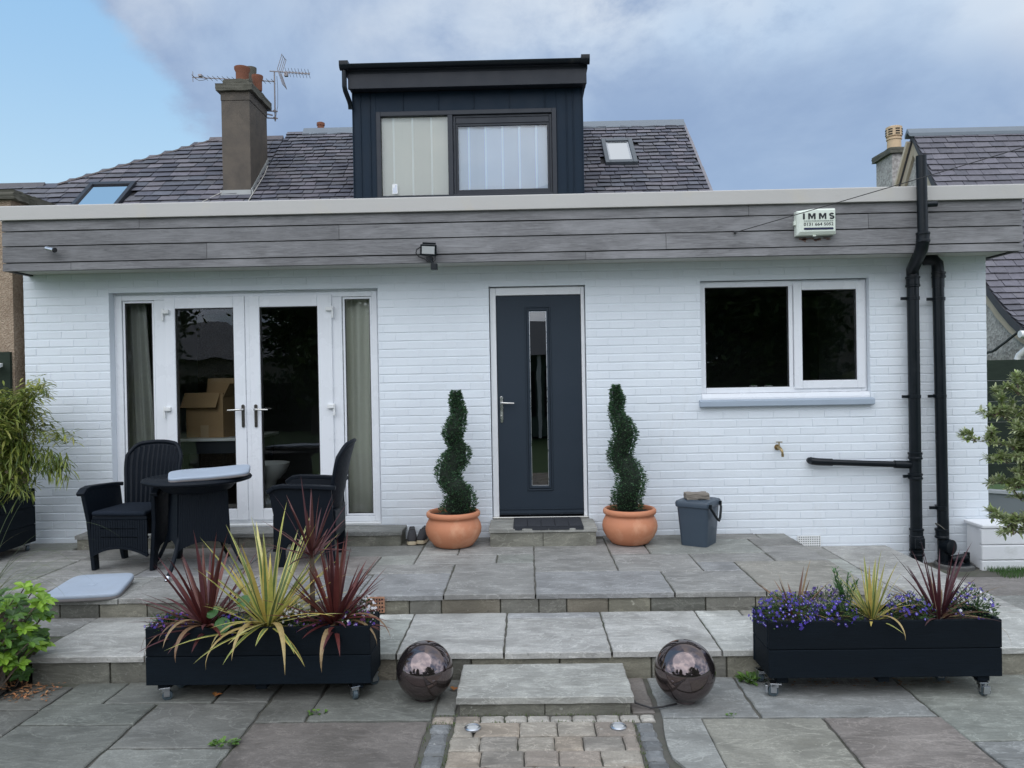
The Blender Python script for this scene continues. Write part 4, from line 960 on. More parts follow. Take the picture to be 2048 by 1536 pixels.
for k in range(13): a = R(35+215*k/12); S_.append((.2385+.0155*math.cos(a), .0355+.0095*math.sin(a)))
for k in range(1, 13): a = R(70-215*k/12); S_.append((.2385+.0165*math.cos(a), .0145+.0100*math.sin(a)))
g_ = MB()
for a, b in zip(S_, S_[1:]):
    d_ = Vector((b[0]-a[0], b[1]-a[1])).normalized(); n_ = Vector((-d_.y, d_.x))*.0062; a, b = Vector(a)-d_*.002, Vector(b)+d_*.002
    y_ = -.4270-.0001*len(g_.v)/32; g_.add([(2.326+p.x, y_, 2.704+p.y) for p in (a-n_, b-n_, b+n_, a+n_)], [(0, 1, 2, 3)])
g_.build('lettering', 'ink', al)
text('0131 664 5052', .034, 2.333, 2.650, -.4255, 'ink', al, .245, .0005, 1.05)
mb = MB()
x = 2.333
while x < 2.575: w = rnd(.006, .022); mb.box(x, min(x+w, 2.578), -.4272, -.4256, 2.689, 2.6935); x += w+.004
mb.box(2.333, 2.578, -.4268, -.4256, 2.682, 2.6828); mb.build('lettering', 'ink_grey', al)
mb = MB(); pr = [(math.copysign(.1145, math.cos(a))+.009*math.cos(a), .009*math.sin(a)) for a in [2*math.pi*(k+.5)/20 for k in range(20)]]
mb.prism(pr, lambda p, k: (2.4555+p[0], -.4275+.002*k, 2.625+p[1])); mb.build('stripe', 'ink_blue', al)
mb = MB(); 
for k in range(30):
    x, z = rnd(2.31, 2.56), 2.565-abs(random.gauss(0, .018)); mb.box(x, x+rnd(.01, .03), -.3525, -.3520, max(2.50, z-rnd(.004, .014)), z)
tag(mb.build('rust_stain', mat('rust_stain', (.16, .095, .075), .9, .3, 60), clad, local=False))
fl = thing('floodlight', 'black outdoor floodlight with a pale front and a sensor hanging below', 'floodlight', (-.81, -.36, 2.42))
A = Matrix.Translation((-.808, -.43, 2.513)) @ Matrix.Rotation(R(12), 4, 'X') @ Matrix.Rotation(R(4), 4, 'Y')
mb = MB(A); mb.box(-.068, .068, -.012, .022, -.048, .045); mb.box(-.052, .058, .0, .05, .047, .062)
for k in range(9): mb.box(-.06+k*.0145, -.054+k*.0145, .0225, .04, -.04, .04)
mb.build('case', 'plastic_black', fl, bevel=.004)
mb = MB(A); mb.box(-.053, .053, -.0165, -.0125, -.032, .031); mb.build('lamp_front', 'lamp_glass', fl, bevel=.001)
mb = MB(); mb.box(-.83, -.78, -.352-.06, -.352, 2.43, 2.462); mb.bar((-.80, -.40, 2.45), (-.778, -.42, 2.405), .018, .018); mb.build('bracket', 'plastic_black', fl, bevel=.003)
mb = MB(A); mb.tube([(-.07, .02, .02), (-.10, .01, .0), (-.105, 0, -.03), (-.08, 0, -.06), (-.03, 0, -.075), (.0, 0, -.1)], .0055, 8); mb.tube([(.055, .02, -.045), (.06, 0, -.08), (.04, 0, -.10), (.0, 0, -.085)], .0045, 8); mb.build('cable', 'cable', fl, smooth=True)
mb = MB(); mb.box(-.790, -.735, -.45, -.395, 2.345, 2.398); mb.lathe([(.012, 0), (.012, .012)], (-.776, -.42, 2.398), 10); mb.build('sensor', 'plastic_black', fl, bevel=.006)
tp = thing('garden_tap', 'small tarnished brass tap on the white bricks below the window', 'tap', (2.228, -.05, .72))
mb = MB(); mb.tube([(2.222, .005, .765), (2.222, -.06, .765), (2.226, -.085, .755), (2.234, -.10, .735), (2.236, -.10, .715)], [.013, .015, .014, .011, .010], 12); mb.lathe([(.028, 0), (.028, .006)], (0, 0, 0), 3) if False else None
mb.lathe([(.006, 0), (.006, .04)], (2.222, -.055, .775), 8); mb.box(2.195, 2.25, -.06, -.05, .812, .82); mb.tube([(2.222, .004, .765), (2.222, -.006, .765)], .027, 14); mb.tube([(2.236, -.10, .718), (2.237, -.10, .69)], .012, 10); mb.build('tap_body', 'brass', tp, smooth=40)
sl_ = thing('spotlight', 'small pale spotlight tilted on the cladding near its left end', 'spotlight', (-4.02, -.36, 2.585))
mb = MB(); mb.tube([(-4.075, -.40, 2.60), (-3.985, -.44, 2.577)], [.020, .022], 14); mb.bar((-4.05, -.352, 2.60), (-4.04, -.41, 2.593), .02, .02); mb.build('body', 'galv', sl_, smooth=30)
mb = MB(); mb.tube([(-3.985, -.44, 2.577), (-3.978, -.443, 2.575)], .0215, 14); mb.build('lens', 'rubber', sl_)
wr = MB(); a, b = Vector((1.779, -.36, 2.619)), Vector((3.849, -.9, 3.156)); pts = [a+(b-a)*t+Vector((0, 0, -.05*math.sin(min(t, 2.6)/2.6*math.pi)*.6)) for t in [k*.2 for k in range(14)]]
wr.tube(pts, .0035, 6); wr.lathe([(.01, -.01), (.012, 0), (.01, .01)], (1.779, -.36, 2.619), 10)
tag(wr.build('telephone_wire', 'cable'), 'thin black wire stretched from the cladding up past the soil pipe', 'wire')
sc = thing('security_camera', 'white and black security camera on the brown harled wall at the left edge', 'camera', (-4.80, -.02, 1.55))
mb = MB(Matrix.Translation((-4.76, -.12, 1.60))); mb.lathe([(.0, -.05), (.035, -.045), (.048, -.02), (.05, .01), (.04, .035), (.0, .045)], (0, 0, 0), 20); mb.bar((0, .02, .0), (0, .135, .03), .03, .03); mb.build('body', 'white_plastic', sc, smooth=50)
mb = MB(Matrix.Translation((-4.76, -.165, 1.585)) @ Matrix.Rotation(R(90), 4, 'X')); mb.lathe([(.03, -.01), (.032, .004), (.0, .012)], (0, 0, 0), 18); mb.build('lens', 'rubber', sc, smooth=True)
mb = MB(); mb.box(-4.87, -4.68, -.012, .018, 1.10, 1.74); mb.build('backboard', 'fence_dark', sc)

# ------------------------------------------------------------------ walls and fence at the right
ww = thing('garden_wall', 'low white painted block wall meeting the corner of the house', 'wall', (5, -.3, -.3))
mb = MB(); mb.box(3.87, 6.5, -.26, -.02, -.33, .085)
for k, (z0, z1) in enumerate(((-.33, -.20), (-.195, -.07), (-.065, .07))):
    x = 3.84
    while x < 6.4: w = rnd(.7, 1.1); mb.box(x+.003, min(x+w, 6.5)-.003, -.30+rnd(0, .004), -.255, z0, z1, jit((1, 1, 1), .03)); x += w
mb.box(3.845, 6.5, -.305, -.02, .074, .105); mb.build('wall', 'white_wall', ww, bevel=.008)
fn = thing('fence', 'dark green board fence standing between the two houses', 'fence', (6.5, 2.2, -.3))
mb = MB(); z = .08
while z < 1.5: mb.box(4.2, 9.5, 2.2, 2.23, z, z+.238, jit((1, 1, 1), .15)); z += .243
for x in (5.0, 6.9, 8.8): mb.box(x, x+.09, 2.231, 2.32, -.33, 1.56)
mb.build('boards', 'fence_dark', fn, bevel=.004)
gw = thing('garden_wall', 'plain grey painted low wall in front of the dark green fence', 'wall', (6, 1.3, -.3))
mb = MB(); mb.prism([(4.2, -.33), (4.2, .17), (7.5, -.10), (7.5, -.33)], lambda p, k: (p[0], 1.35+.12*k, p[1])); mb.build('wall', 'fence_grey', gw)
mb = MB(); mb.prism([(4.2, .172), (4.2, .20), (7.5, -.07), (7.5, -.098)], lambda p, k: (p[0], 1.33+.16*k, p[1])); mb.build('coping', mat('pale_grey_coping', (.36, .38, .39), .7), gw)
# ------------------------------------------------------------------ furniture on the upper terrace
def chair_parts(t):
    L_ = dict(local=True)
    prof = [(-.255, 0), (-.185, 0), (-.178, .13), (-.15, .175), (-.06, .205), (.06, .205), (.15, .17), (.185, 0), (.25, 0), (.245, .3), (.235, .60), (-.20, .625), (-.275, .605), (-.30, .585), (-.285, .50), (-.262, .38)]
    for sg in (-1, 1):
        mb = MB(); prof2 = [(p[0]*.88, p[1]) for p in prof]; mb.prism(prof2, lambda p, k: (sg*(.232+.055*max(0, p[1])/.62+(.036 if k else 0)), p[0], p[1]) if sg > 0 else (sg*(.232+.055*max(0, p[1])/.62+(0 if k else .036)), p[0], p[1]))
        sp_ = mb.build('side_panel', 'rattan', t, bevel=.008, **L_)
        mb = MB(); P = [(sg*.312, .24, .608), (sg*.315, .05, .622), (sg*.318, -.16, .632), (sg*.318, -.225, .622), (sg*.315, -.268, .59)]
        for a, b in zip(P, P[1:]): mb.bar(a, Vector(b)+(Vector(b)-Vector(a))*.06, .068, .03, (0, 0, 1))
        mb.build('armrest', 'rattan', t, bevel=.006, **L_)
    mb = MB(); mb.box(-.235, .235, -.245, .22, .395, .425); mb.build('seat', 'rattan', t, bevel=.005, **L_)
    mb = MB(); mb.box(-.232, .232, -.262, .20, .4265, .462); mb.build('seat_cushion', 'cushion_dark', t, bevel=.016, segs=3, **L_)
    # front apron: ribbed panel, arched below, with two rows of slots
    mb = MB(); n = 23
    for i in range(n):
        u0, u1 = -1+2*i/n, -1+2*(i+1)/n; um = (u0+u1)/2; zb = .135+.06*(1-um*um); w = .242
        parts = [(zb, .26), (.268, .325), (.333, .395)] if abs(um) < .62 else [(zb, .395)]
        for a, b in parts: mb.box(u0*w+.0015, u1*w-.0015, -.252, -.240, a, b)
    mb.box(-.242, .242, -.240, -.232, .255, .272); mb.box(-.242, .242, -.240, -.232, .32, .338)
    for i in range(6):
        u = -1+2*(i+.5)/6
    pts = [(-.242+.484*k/12, .125+.06*(1-(-1+k/6)**2)) for k in range(13)]
    for a, b in zip(pts, pts[1:]): mb.bar((a[0], -.246, a[1]), (b[0], -.246, b[1]), .02, .022, (0, 1, 0))
    mb.build('front_apron', 'rattan', t, **L_)
    mb = MB(); mb.box(-.24, .24, .205, .225, .20, .42); mb.build('rear_apron', 'rattan', t, **L_)
    # backrest: curved shell, raised slats, rounded rim
    def bp(u, z, d=0):
        w = .205+.045*min(1, (z-.40)/.35)
        return Vector((u*w, .225+(z-.42)*.20+.10*max(0, z-.8)-.055*u*u-d, z))
    def top(u): return .945-.035*u*u-.075*max(0, abs(u)-.62)**2/.144
    mb = MB(); nu, nz = 24, 12; vs = []
    for i in range(nu+1):
        u = -1+2*i/nu
        for j in range(nz+1): vs.append(bp(u, .41+(top(u)-.41)*j/nz))
    mb.add(vs, [(i*(nz+1)+j, (i+1)*(nz+1)+j, (i+1)*(nz+1)+j+1, i*(nz+1)+j+1) for i in range(nu) for j in range(nz)])
    bk = mb.build('backrest', 'rattan', t, smooth='all', **L_)
    so_ = bk.modifiers.new('Solidify', 'SOLIDIFY'); so_.thickness = .014; so_.offset = 0
    mb = MB()
    for i in range(12):
        u = -.92+1.84*i/11; hw = .052 if 0 < i < 11 else .04
        for j in range(8):
            z0, z1 = .43+(top(u)-.455)*j/8, .43+(top(u)-.455)*(j+1)/8
            z0 = .43+(top(u)-.455)*j/8*1.0; q = [bp(u-hw, z0, .008), bp(u+hw, z0, .008), bp(u+hw, z1, .008), bp(u-hw, z1, .008), bp(u, z0, .020), bp(u, z1, .020)]
            mb.add(q, [(0, 4, 5, 3), (4, 1, 2, 5)])
    mb.build('slats', 'rattan', bk, smooth=50, local=True)
    mb = MB(); P = [bp(-1, .41+(top(-1)-.41)*k/8, .004) for k in range(9)] + [bp(-1+2*k/24, top(-1+2*k/24), .004) for k in range(1, 24)] + [bp(1, .41+(top(1)-.41)*k/8, .004) for k in range(8, -1, -1)]
    mb.tube(P, .017, 10); mb.build('rim', 'rattan', bk, smooth='all', local=True)
def dup(root, loc, rz, label):
    r_ = root.copy(); COL.objects.link(r_); r_.location = loc; r_.rotation_euler = (0, 0, rz); r_['label'] = label
    for c in list(root.children):
        d = c.copy(); COL.objects.link(d); d.parent = r_
        for g_ in c.children:
            e = g_.copy(); COL.objects.link(e); e.parent = d
    return r_
chair = thing('armchair', 'dark rattan armchair facing us, left of the round table', 'chair', (-3.105, -.86, .0), R(-4), 'rattan armchairs on the terrace')
chair.scale = (.93, 1, 1)
chair_parts(chair)
dup(chair, (-1.735, -.78, .0), R(-86), 'dark rattan armchair seen side on, right of the round table behind the spiky plants')
tb = thing('garden_table', 'round dark rattan table with splayed legs between the two armchairs', 'table', (-2.545, -1.03, 0))
mb = MB(); prof = [(0, .668), (.34, .668), (.36, .672), (.392, .682), (.398, .694), (.39, .706), (.37, .71)]
rr_ = .36
while rr_ > .02: prof += [(rr_, .708), (rr_-.008, .711), (rr_-.016, .708)]; rr_ -= .02
prof.append((0, .709)); mb.lathe(prof, (-2.545, -1.03, 0), 56); mb.build('tabletop', 'rattan', tb, smooth=30)
mb = MB(); mb.lathe([(.0, .61), (.24, .61), (.27, .64), (.30, .668)], (-2.545, -1.03, 0), 40); mb.build('table_collar', 'rattan', tb, smooth=40)
mb = MB(); ang0 = R(-100+45)
rows = [(.605, .205), (.19, .222)]
ringv = []
for z, r_ in rows: ringv.append([(-2.545+r_*1.18*math.cos(R(-100+90*k)), -1.03+r_*1.18*math.sin(R(-100+90*k)), z) for k in range(4)])
for k in range(4):
    for i in range(len(rows)-1):
        a, b, c, d = Vector(ringv[i][k]), Vector(ringv[i][(k+1) % 4]), Vector(ringv[i+1][(k+1) % 4]), Vector(ringv[i+1][k]); nn = 22
        for q in range(nn):
            t0, t1 = q/nn+.006, (q+1)/nn-.006; tm = (t0+t1)/2
            o = Vector((math.cos(R(-55+90*k)), math.sin(R(-55+90*k)), 0))*.0022
            p = [a.lerp(b, t0), a.lerp(b, t1), d.lerp(c, t1), d.lerp(c, t0), a.lerp(b, tm)+o, d.lerp(c, tm)+o]
            if i == len(rows)-2:
                lift = .05*(1-(2*tm-1)**2); p[2].z += lift; p[3].z += lift; p[5].z += lift
            mb.add(p, [(0, 4, 5, 3), (4, 1, 2, 5)])
pd_ = mb.build('pedestal', 'rattan', tb); sm = pd_.modifiers.new('Solidify', 'SOLIDIFY'); sm.thickness = .008
for k in range(4):
    c_, s_ = math.cos(R(-100+90*k)), math.sin(R(-100+90*k)); mb = MB()
    mb.tube([(-2.545+q*c_, -1.03+q*s_, z) for q, z in ((.225, .63), (.22, .50), (.222, .40), (.245, .29), (.29, .18), (.345, .08), (.385, .03))], .015, 12)
    lg = mb.build('leg', 'rattan', tb, smooth=True)
    mb = MB(); mb.tube([(-2.545+q*c_, -1.03+q*s_, z) for q, z in ((.384, .034), (.402, .006))], .017, 12); mb.build('foot', 'galv' if k == 0 else 'plastic_black', lg, smooth=40)
def pad(name, label, loc, rot, sx, sy, th, taper, m, side, wav=0, group='foam seat pads'):
    t = thing(name, label, 'seat pad', loc, 0, group); t.rotation_euler = rot
    def outline(k, z):
        P = []
        for i in range(64):
            a = 2*math.pi*i/64; cx_, sy_ = math.cos(a), math.sin(a); e = .28
            x = math.copysign(abs(cx_)**e, cx_)*sx/2*k; y = math.copysign(abs(sy_)**e, sy_)*sy/2*k
            x *= 1+taper*(y/(sy/2)); P.append(Vector((x, y, z+wav*math.sin(x*14+1)*math.cos(y*9))))
        return P
    mb = MB(); R_ = [outline(.97, 0), outline(1.0, th*.18), outline(1.0, th*.46)]
    mb.add([p for r_ in R_ for p in r_], [tuple(range(63, -1, -1))] + [(q*64+i, q*64+(i+1) % 64, (q+1)*64+(i+1) % 64, (q+1)*64+i) for q in range(2) for i in range(64)]); mb.build('pad_underside', side, t, smooth=50, local=True)
    mb = MB(); R_ = [outline(.994, th*.465), outline(1.004, th*.6), outline(1.0, th*.82), outline(.985, th*.95), outline(.95, th), outline(.6, th*1.03), outline(.2, th*1.02), outline(.06, th*.9)]
    mb.add([p for r_ in R_ for p in r_], [(q*64+i, q*64+(i+1) % 64, (q+1)*64+(i+1) % 64, (q+1)*64+i) for q in range(7) for i in range(64)] + [tuple(range(7*64, 8*64))]); mb.build('pad_cover', m, t, smooth=60, local=True)
    mb = MB(); mb.lathe([(.03, th*.96), (.022, th*1.02), (0, th*1.03)], (0, 0, 0), 16); mb.build('button', m, t, smooth=True, local=True)
pad('seat_pad', 'thin grey foam seat pad lying tilted on the round table', (-2.43, -1.08, .718), (R(1.5), R(-2.2), R(21)), .58, .47, .036, .05, 'foam', 'foam_side', .005)
pad('seat_pad', 'grey foam seat pad lying on the paving over the edge of the step', (-3.015, -1.655, .010), (R(4.0), 0, R(8)), .45, .45, .046, -.09, 'foam', 'foam_side')

# ------------------------------------------------------------------ terracotta pots with clipped spirals
def mapx(px, cx, cpx): return cx+(px-cpx)/236.5
def spiral(label, cx, cy, cpx, rowsd, z_top):
    t = thing('spiral_topiary', label, 'topiary', (cx, cy, .28), 0, 'spiral clipped conifers beside the door')
    pts = []
    for cyy, a, b in rowsd:
        z = .31+(1020-(540+cyy/2.649))/236.5; xa, xb = (mapx(760+q/2.649, cx, cpx) for q in (a, b)); pts.append((z, (xa+xb)/2, (xb-xa)/2))
    pts.sort()
    def at(z):
        if z <= pts[0][0]: return pts[0][1:]
        for p, q in zip(pts, pts[1:]):
            if z <= q[0]: k = (z-p[0])/(q[0]-p[0]); k = k*k*(3-2*k); return p[1]+(q[1]-p[1])*k, p[2]+(q[2]-p[2])*k
        return pts[-1][1:]
    z0, z1 = .29, pts[-1][0]; mb = MB(); P = []; rr = []
    nn = 46
    for k in range(nn+1):
        z = z0+(z1-z0)*k/nn; x, r_ = at(z); ph = 2*math.pi*(z-z0)/.46; P.append((x, cy+.05*math.cos(ph)*(1-.6*(z-z0)), z)); rr.append(max(.012, r_*.64))
    mb.tube(P, rr, 16); mb.build('inner_growth', 'core', t, smooth='all')
    mb = MB(); lo, hi = z0, z1+.015
    for q in range(6500):
        z = rnd(lo, hi); x, r_ = at(min(z, z1)); ph = 2*math.pi*(z-z0)/.46; yc = cy+.05*math.cos(ph)*(1-.6*(z-z0))
        a = rnd(0, 2*math.pi); el = rnd(-.4, .5); d = Vector((math.cos(a), math.sin(a), el)).normalized()
        bump = 1+.09*noise.noise(Vector((x*14+math.cos(a)*2, z*16, math.sin(a)*2+cx*9)))
        rb = r_*(rnd(.70, .93) if q % 10 else rnd(.93, 1.04))*bump; p = Vector((x+math.cos(a)*rb, yc+math.sin(a)*rb*.95, z))
        dd = (d+Vector((rnd(-.6, .6), rnd(-.6, .6), rnd(-.2, .8)))).normalized(); ln = rnd(.012, .026); s_ = dd.cross(Vector((rnd(-1, 1), rnd(-1, 1), rnd(-1, 1)))).normalized()*rnd(.003, .006)
        g = random.random(); c = jit((.030, .080, .034) if g < .6 else ((.045, .112, .046) if g < .88 else (.09, .16, .07)), .25)
        mb.add([p-s_, p+s_, p+s_*.6+dd*ln*.7, p+dd*ln, p-s_*.6+dd*ln*.7], [(0, 1, 2, 3, 4)], c)
    mb.build('foliage', 'leaf_matt', t); return t
def tpot(label, cx, cy, k=1.0):
    t = thing('flower_pot', label, 'pot', (cx, cy, 0), 0, 'terracotta pots beside the door')
    mb = MB(); prof = [(.135, 0), (.165, .012), (.205, .06), (.232, .11), (.239, .15), (.232, .19), (.214, .225), (.205, .242), (.210, .25), (.224, .255), (.230, .270), (.228, .288), (.218, .298), (.205, .299), (.196, .29), (.190, .26), (.195, .24)]
    mb.lathe([(r_*k, z) for r_, z in prof], (cx, cy, .002), 64); mb.build('pot_body', 'terracotta', t, smooth=60)
    mb = MB(); n = 40; vs = [(cx, cy, .268)]
    for q in (.33, .66, 1):
        for i in range(n): vs.append((cx+.196*k*q*math.cos(2*math.pi*i/n), cy+.196*k*q*math.sin(2*math.pi*i/n), .262+rnd(-.006, .008)))
    mb.add(vs, [(0, 1+i, 1+(i+1) % n) for i in range(n)] + [(1+q*n+i, 1+(q+1)*n+i, 1+(q+1)*n+(i+1) % n, 1+q*n+(i+1) % n) for q in range(2) for i in range(n)]); mb.build('compost', 'soil', t)
tpot('wide terracotta pot standing left of the front door', -.646, -.355)
tpot('wide terracotta pot standing right of the front door', .857, -.335, .98)
spiral('dark green spiral topiary growing left of the front door', -.646, -.36, 907, [(645, 392, 436), (660, 383, 446), (700, 378, 455), (760, 385, 472), (800, 362, 468), (840, 338, 470), (880, 342, 452), (905, 352, 445), (940, 366, 488), (985, 322, 498), (1020, 305, 482), (1050, 292, 462), (1085, 293, 442), (1110, 305, 450), (1150, 322, 494), (1195, 345, 518), (1225, 335, 521), (1250, 312, 518), (1285, 306, 508)], 1.3)
spiral('dark green spiral topiary growing right of the front door', .857, -.34, 1260, [(630, 1246, 1280), (650, 1232, 1294), (700, 1232, 1312), (760, 1222, 1302), (815, 1225, 1345), (850, 1232, 1368), (880, 1242, 1375), (930, 1222, 1366), (1000, 1207, 1348), (1040, 1214, 1390), (1075, 1235, 1404), (1110, 1252, 1414), (1150, 1240, 1411), (1200, 1227, 1402), (1240, 1225, 1400), (1275, 1230, 1408)], 1.3)

# ------------------------------------------------------------------ food caddy, stone, mat, shoes, air brick
bn = thing('caddy_bin', 'slate blue plastic bin with a lid and a folded down handle', 'bin', (1.425, -.40, 0), R(-33))
def rr_poly(hx, hy, r_=.03, n=4):
    P = []
    for sx, sy, a0 in ((1, 1, 0), (-1, 1, 90), (-1, -1, 180), (1, -1, 270)):
        for k in range(n+1): a = R(a0+90*k/n); P.append((sx*(hx-r_)+r_*math.cos(a), sy*(hy-r_)+r_*math.sin(a)))
    return P
mb = MB(); Z = [(0, .108, .122), (.003, .112, .126), (.30, .134, .148), (.335, .136, .150)]; vs = []; 
for z, a, b in Z: vs += [(x, y, z) for x, y in rr_poly(a, b)]
n = 20; mb.add(vs, [tuple(range(n-1, -1, -1))] + [(q*n+i, q*n+(i+1) % n, (q+1)*n+(i+1) % n, (q+1)*n+i) for q in range(len(Z)-1) for i in range(n)]); mb.build('body', 'bin', bn, smooth=40, local=True)
mb = MB(); Z = [(.325, .142, .156), (.33, .146, .160), (.362, .148, .162), (.374, .142, .156), (.381, .12, .134), (.382, .02, .02)]; vs = []
for z, a, b in Z: vs += [(x, y, z) for x, y in rr_poly(a, b)]
mb.add(vs, [tuple(range(n-1, -1, -1)), tuple(range(5*n, 6*n))] + [(q*n+i, q*n+(i+1) % n, (q+1)*n+(i+1) % n, (q+1)*n+i) for q in range(len(Z)-1) for i in range(n)]); mb.build('lid', 'bin', bn, smooth=35, local=True)
mb = MB(); P = [(.145, .12, .345), (.162, .10, .31), (.178, .03, .235), (.182, -.01, .215), (.180, -.05, .235), (.164, -.12, .31), (.147, -.14, .345)]; mb.tube(P, .011, 8); mb.lathe([(.016, -.015), (.016, .015)], (.150, .11, .345), 10); mb.lathe([(.016, -.015), (.016, .015)], (.152, -.13, .345), 10); mb.build('handle', 'plastic_black', bn, smooth=40, local=True)
mb = MB(); ragbox(mb, 1.315, 1.505, -.47, -.34, .384, .432, .004, 4); st_ = tag(mb.build('stone', 'rock', bevel=.006), 'rough brown stone weighing down the lid of the bin', 'stone')
dm_ = thing('doormat', 'black ribbed rubber mat on the doorstep', 'mat', (.165, -.20, .157))
mb = MB(); mb.box(-.135, .458, -.425, -.02, .1565, .166); mb.build('base', 'mat', dm_)
mb = MB()
for k in range(5): 
    for j in range(8):
        x = -.128+k*.117; mb.box(x, x+.11, -.42+j*.049, -.385+j*.049, .1662, .173)
mb.build('ribs', 'mat', dm_, bevel=.003); mb = MB(); mb.box(-.135, .458, -.4305, -.4255, .139, .165); mb.build('lip', 'mat', dm_)
def shoe(label, x, y, rz_):
    t = thing('shoe', label, 'shoe', (x, y, .001), rz_, 'pair of trainers')
    def ringp(yy, w, z0, z1): return [(-w, yy, z0), (w, yy, z0), (w*.98, yy, (z0+z1)/2), (w*.72, yy, z1), (-w*.72, yy, z1), (-w*.98, yy, (z0+z1)/2)]
    rows = [(-.135, .018, .0, .03), (-.125, .034, .0, .03), (-.08, .046, .0, .03), (0, .041, .0, .028), (.07, .036, 0, .03), (.13, .034, 0, .036), (.142, .022, .004, .036)]
    mb = MB(); mb.add([p for r_ in rows for p in ringp(*r_)], [tuple(range(6))] + [tuple(range(41, 35, -1))] + [(q*6+i, (q+1)*6+i, (q+1)*6+(i+1) % 6, q*6+(i+1) % 6) for q in range(6) for i in range(6)]); mb.build('sole', 'shoe_sole', t, smooth=60, local=True)
    rows = [(-.128, .022, .028, .045), (-.11, .036, .028, .06), (-.05, .042, .028, .085), (.0, .039, .028, .105), (.03, .036, .028, .10), (.08, .034, .028, .098), (.125, .030, .03, .112), (.137, .020, .034, .105)]
    mb = MB(); mb.add([p for r_ in rows for p in ringp(*r_)], [tuple(range(6))] + [tuple(range(47, 41, -1))] + [(q*6+i, (q+1)*6+i, (q+1)*6+(i+1) % 6, q*6+(i+1) % 6) for q in range(7) for i in range(6)]); mb.build('upper', 'shoe_dark', t, smooth=70, local=True)
    mb = MB(); mb.box(-.026, .026, .035, .125, .098, .106); mb.build('opening', 'rubber', t, local=True, bevel=.004)
    mb = MB()
    for sx in (-1, 1): mb.add([(sx*.044, -.02, .035), (sx*.043, .03, .035), (sx*.033, .015, .085), (sx*.036, -.01, .08)], [(0, 1, 2, 3)])
    for k in range(4): mb.tube([(-.02, -.045+k*.018, .082+k*.006), (.02, -.045+k*.018, .082+k*.006)], .003, 5)
    mb.build('lacing', 'white_plastic', t, local=True)
shoe('dark trainer with a pale sole, the left one of the pair by the pot', -1.03, -.175, R(8)); shoe('dark trainer with a pale sole, half behind the terracotta pot', -.935, -.135, R(-6))
ab = thing('air_brick', 'terracotta air brick set in the stone riser behind the left planter', 'air brick', (-1.02, -1.83, -.11))
mb = MB(); mb.box(-1.085, -.965, -1.842, -1.826, -.115, -.008); mb.build('face', 'brick_red', ab, bevel=.003)
mb = MB()
for i in range(6):
    for j in range(4): mb.box(-1.076+i*.018, -1.066+i*.018, -1.8435, -1.8415, -.104+j*.0245, -.092+j*.0245)
mb.build('holes', 'hole', ab)
for x, lab in ((-.29, 'round steel ground light in the paving, the left of two'), (.412, 'round steel ground light in the paving, the right of two')):
    t = thing('ground_light', lab, 'ground light', (x, -3.2, ZG), 0, 'ground lights in the block paving'); mb = MB(); mb.lathe([(.040, .003), (.040, .012), (.034, .016), (.028, .013)], (x, -3.2, ZG), 28); mb.build('bezel', 'galv', t, smooth=40)
    mb = MB(); mb.lathe([(.0285, .0125), (.02, .015), (0, .016)], (x, -3.2, ZG), 24); mb.build('lens', 'lamp_glass', t, smooth=True)
mb = MB(); mb.tube([(.50, -2.93, -.21), (.53, -2.96, ZG+.02), (.60, -3.0, ZG+.012), (.66, -2.99, ZG+.012), (.74, -2.95, ZG+.01)], .005, 6); tag(mb.build('cable', 'cable', smooth=True), 'thin black cable trailing from the low step to the right hand ball', 'cable')

# ------------------------------------------------------------------ glazed balls
def ball(label, x, y, r_):
    mb = MB(); n = 48; prof = [(.055, -r_*.985)]
    for k in range(3, n): a = -math.pi/2+math.pi*k/n; prof.append((r_*math.cos(a), r_*math.sin(a)*(1 if a > 0 else .99)))
    prof.append((0, r_)); mb.lathe(prof, (x, y, ZG+r_*.985+.002), 72)
    tag(mb.build('ornamental_ball', 'bronze_ball', smooth='all'), label, 'garden ball', 'glazed garden balls')
ball('shiny dark brown ball beside the left planter', -.568, -2.83, .151); ball('shiny dark brown ball nearer the right planter', .797, -2.89, .157)

# ------------------------------------------------------------------ things behind the glass
def curtain(label, x0, x1, z0, z1, y, m, edge=None):
    t = thing('curtain', label, 'curtain', ((x0+x1)/2, y, z0)); mb = MB(); n = 60; k = 14; vs = []
    for j in range(k+1):
        v = j/k; z = z0+(z1-z0)*v
        for i in range(n+1):
            u = i/n; xe = x1 if edge is None else x0+(x1-x0)*edge(v); x = x0+(xe-x0)*u
            vs.append((x, y+.024*math.sin(u*n*.40+math.sin(v*3)*.4)+.012*math.sin(u*17+v*2), z))
    mb.add(vs, [(j*(n+1)+i, j*(n+1)+i+1, (j+1)*(n+1)+i+1, (j+1)*(n+1)+i) for j in range(k) for i in range(n)])
    mb.build('cloth', m, t, smooth='all'); mb = MB(); mb.tube([(x0, y, z1+.03), (x1, y, z1+.03)], .012, 8); mb.build('curtain_rail', 'galv', t)
curtain('grey curtain swept aside behind the narrow glass left of the patio doors', -3.80, -3.43, .16, 2.22, .235, 'curtain_grey', lambda v: 1.0-.30*v)
curtain('pale green curtain hanging full behind the narrow glass right of the patio doors', -1.78, -1.28, .16, 2.22, .215, 'curtain_green')
it = thing('table', 'white topped table indoors under the cardboard box', 'table', (-3.3, .9, .13))
mb = MB(); mb.box(-3.75, -2.68, .46, 1.35, .862, .892); mb.build('tabletop', 'white_plastic', it, bevel=.006)
mb = MB(); mb.box(-3.7, -2.72, .50, 1.30, .74, .861); mb.build('apron', 'dormer_frame', it)
for x in (-3.68, -2.77):
    for y in (.52, 1.24): mb = MB(); mb.box(x, x+.05, y, y+.05, .131, .739); mb.build('leg', 'dormer_frame', it)
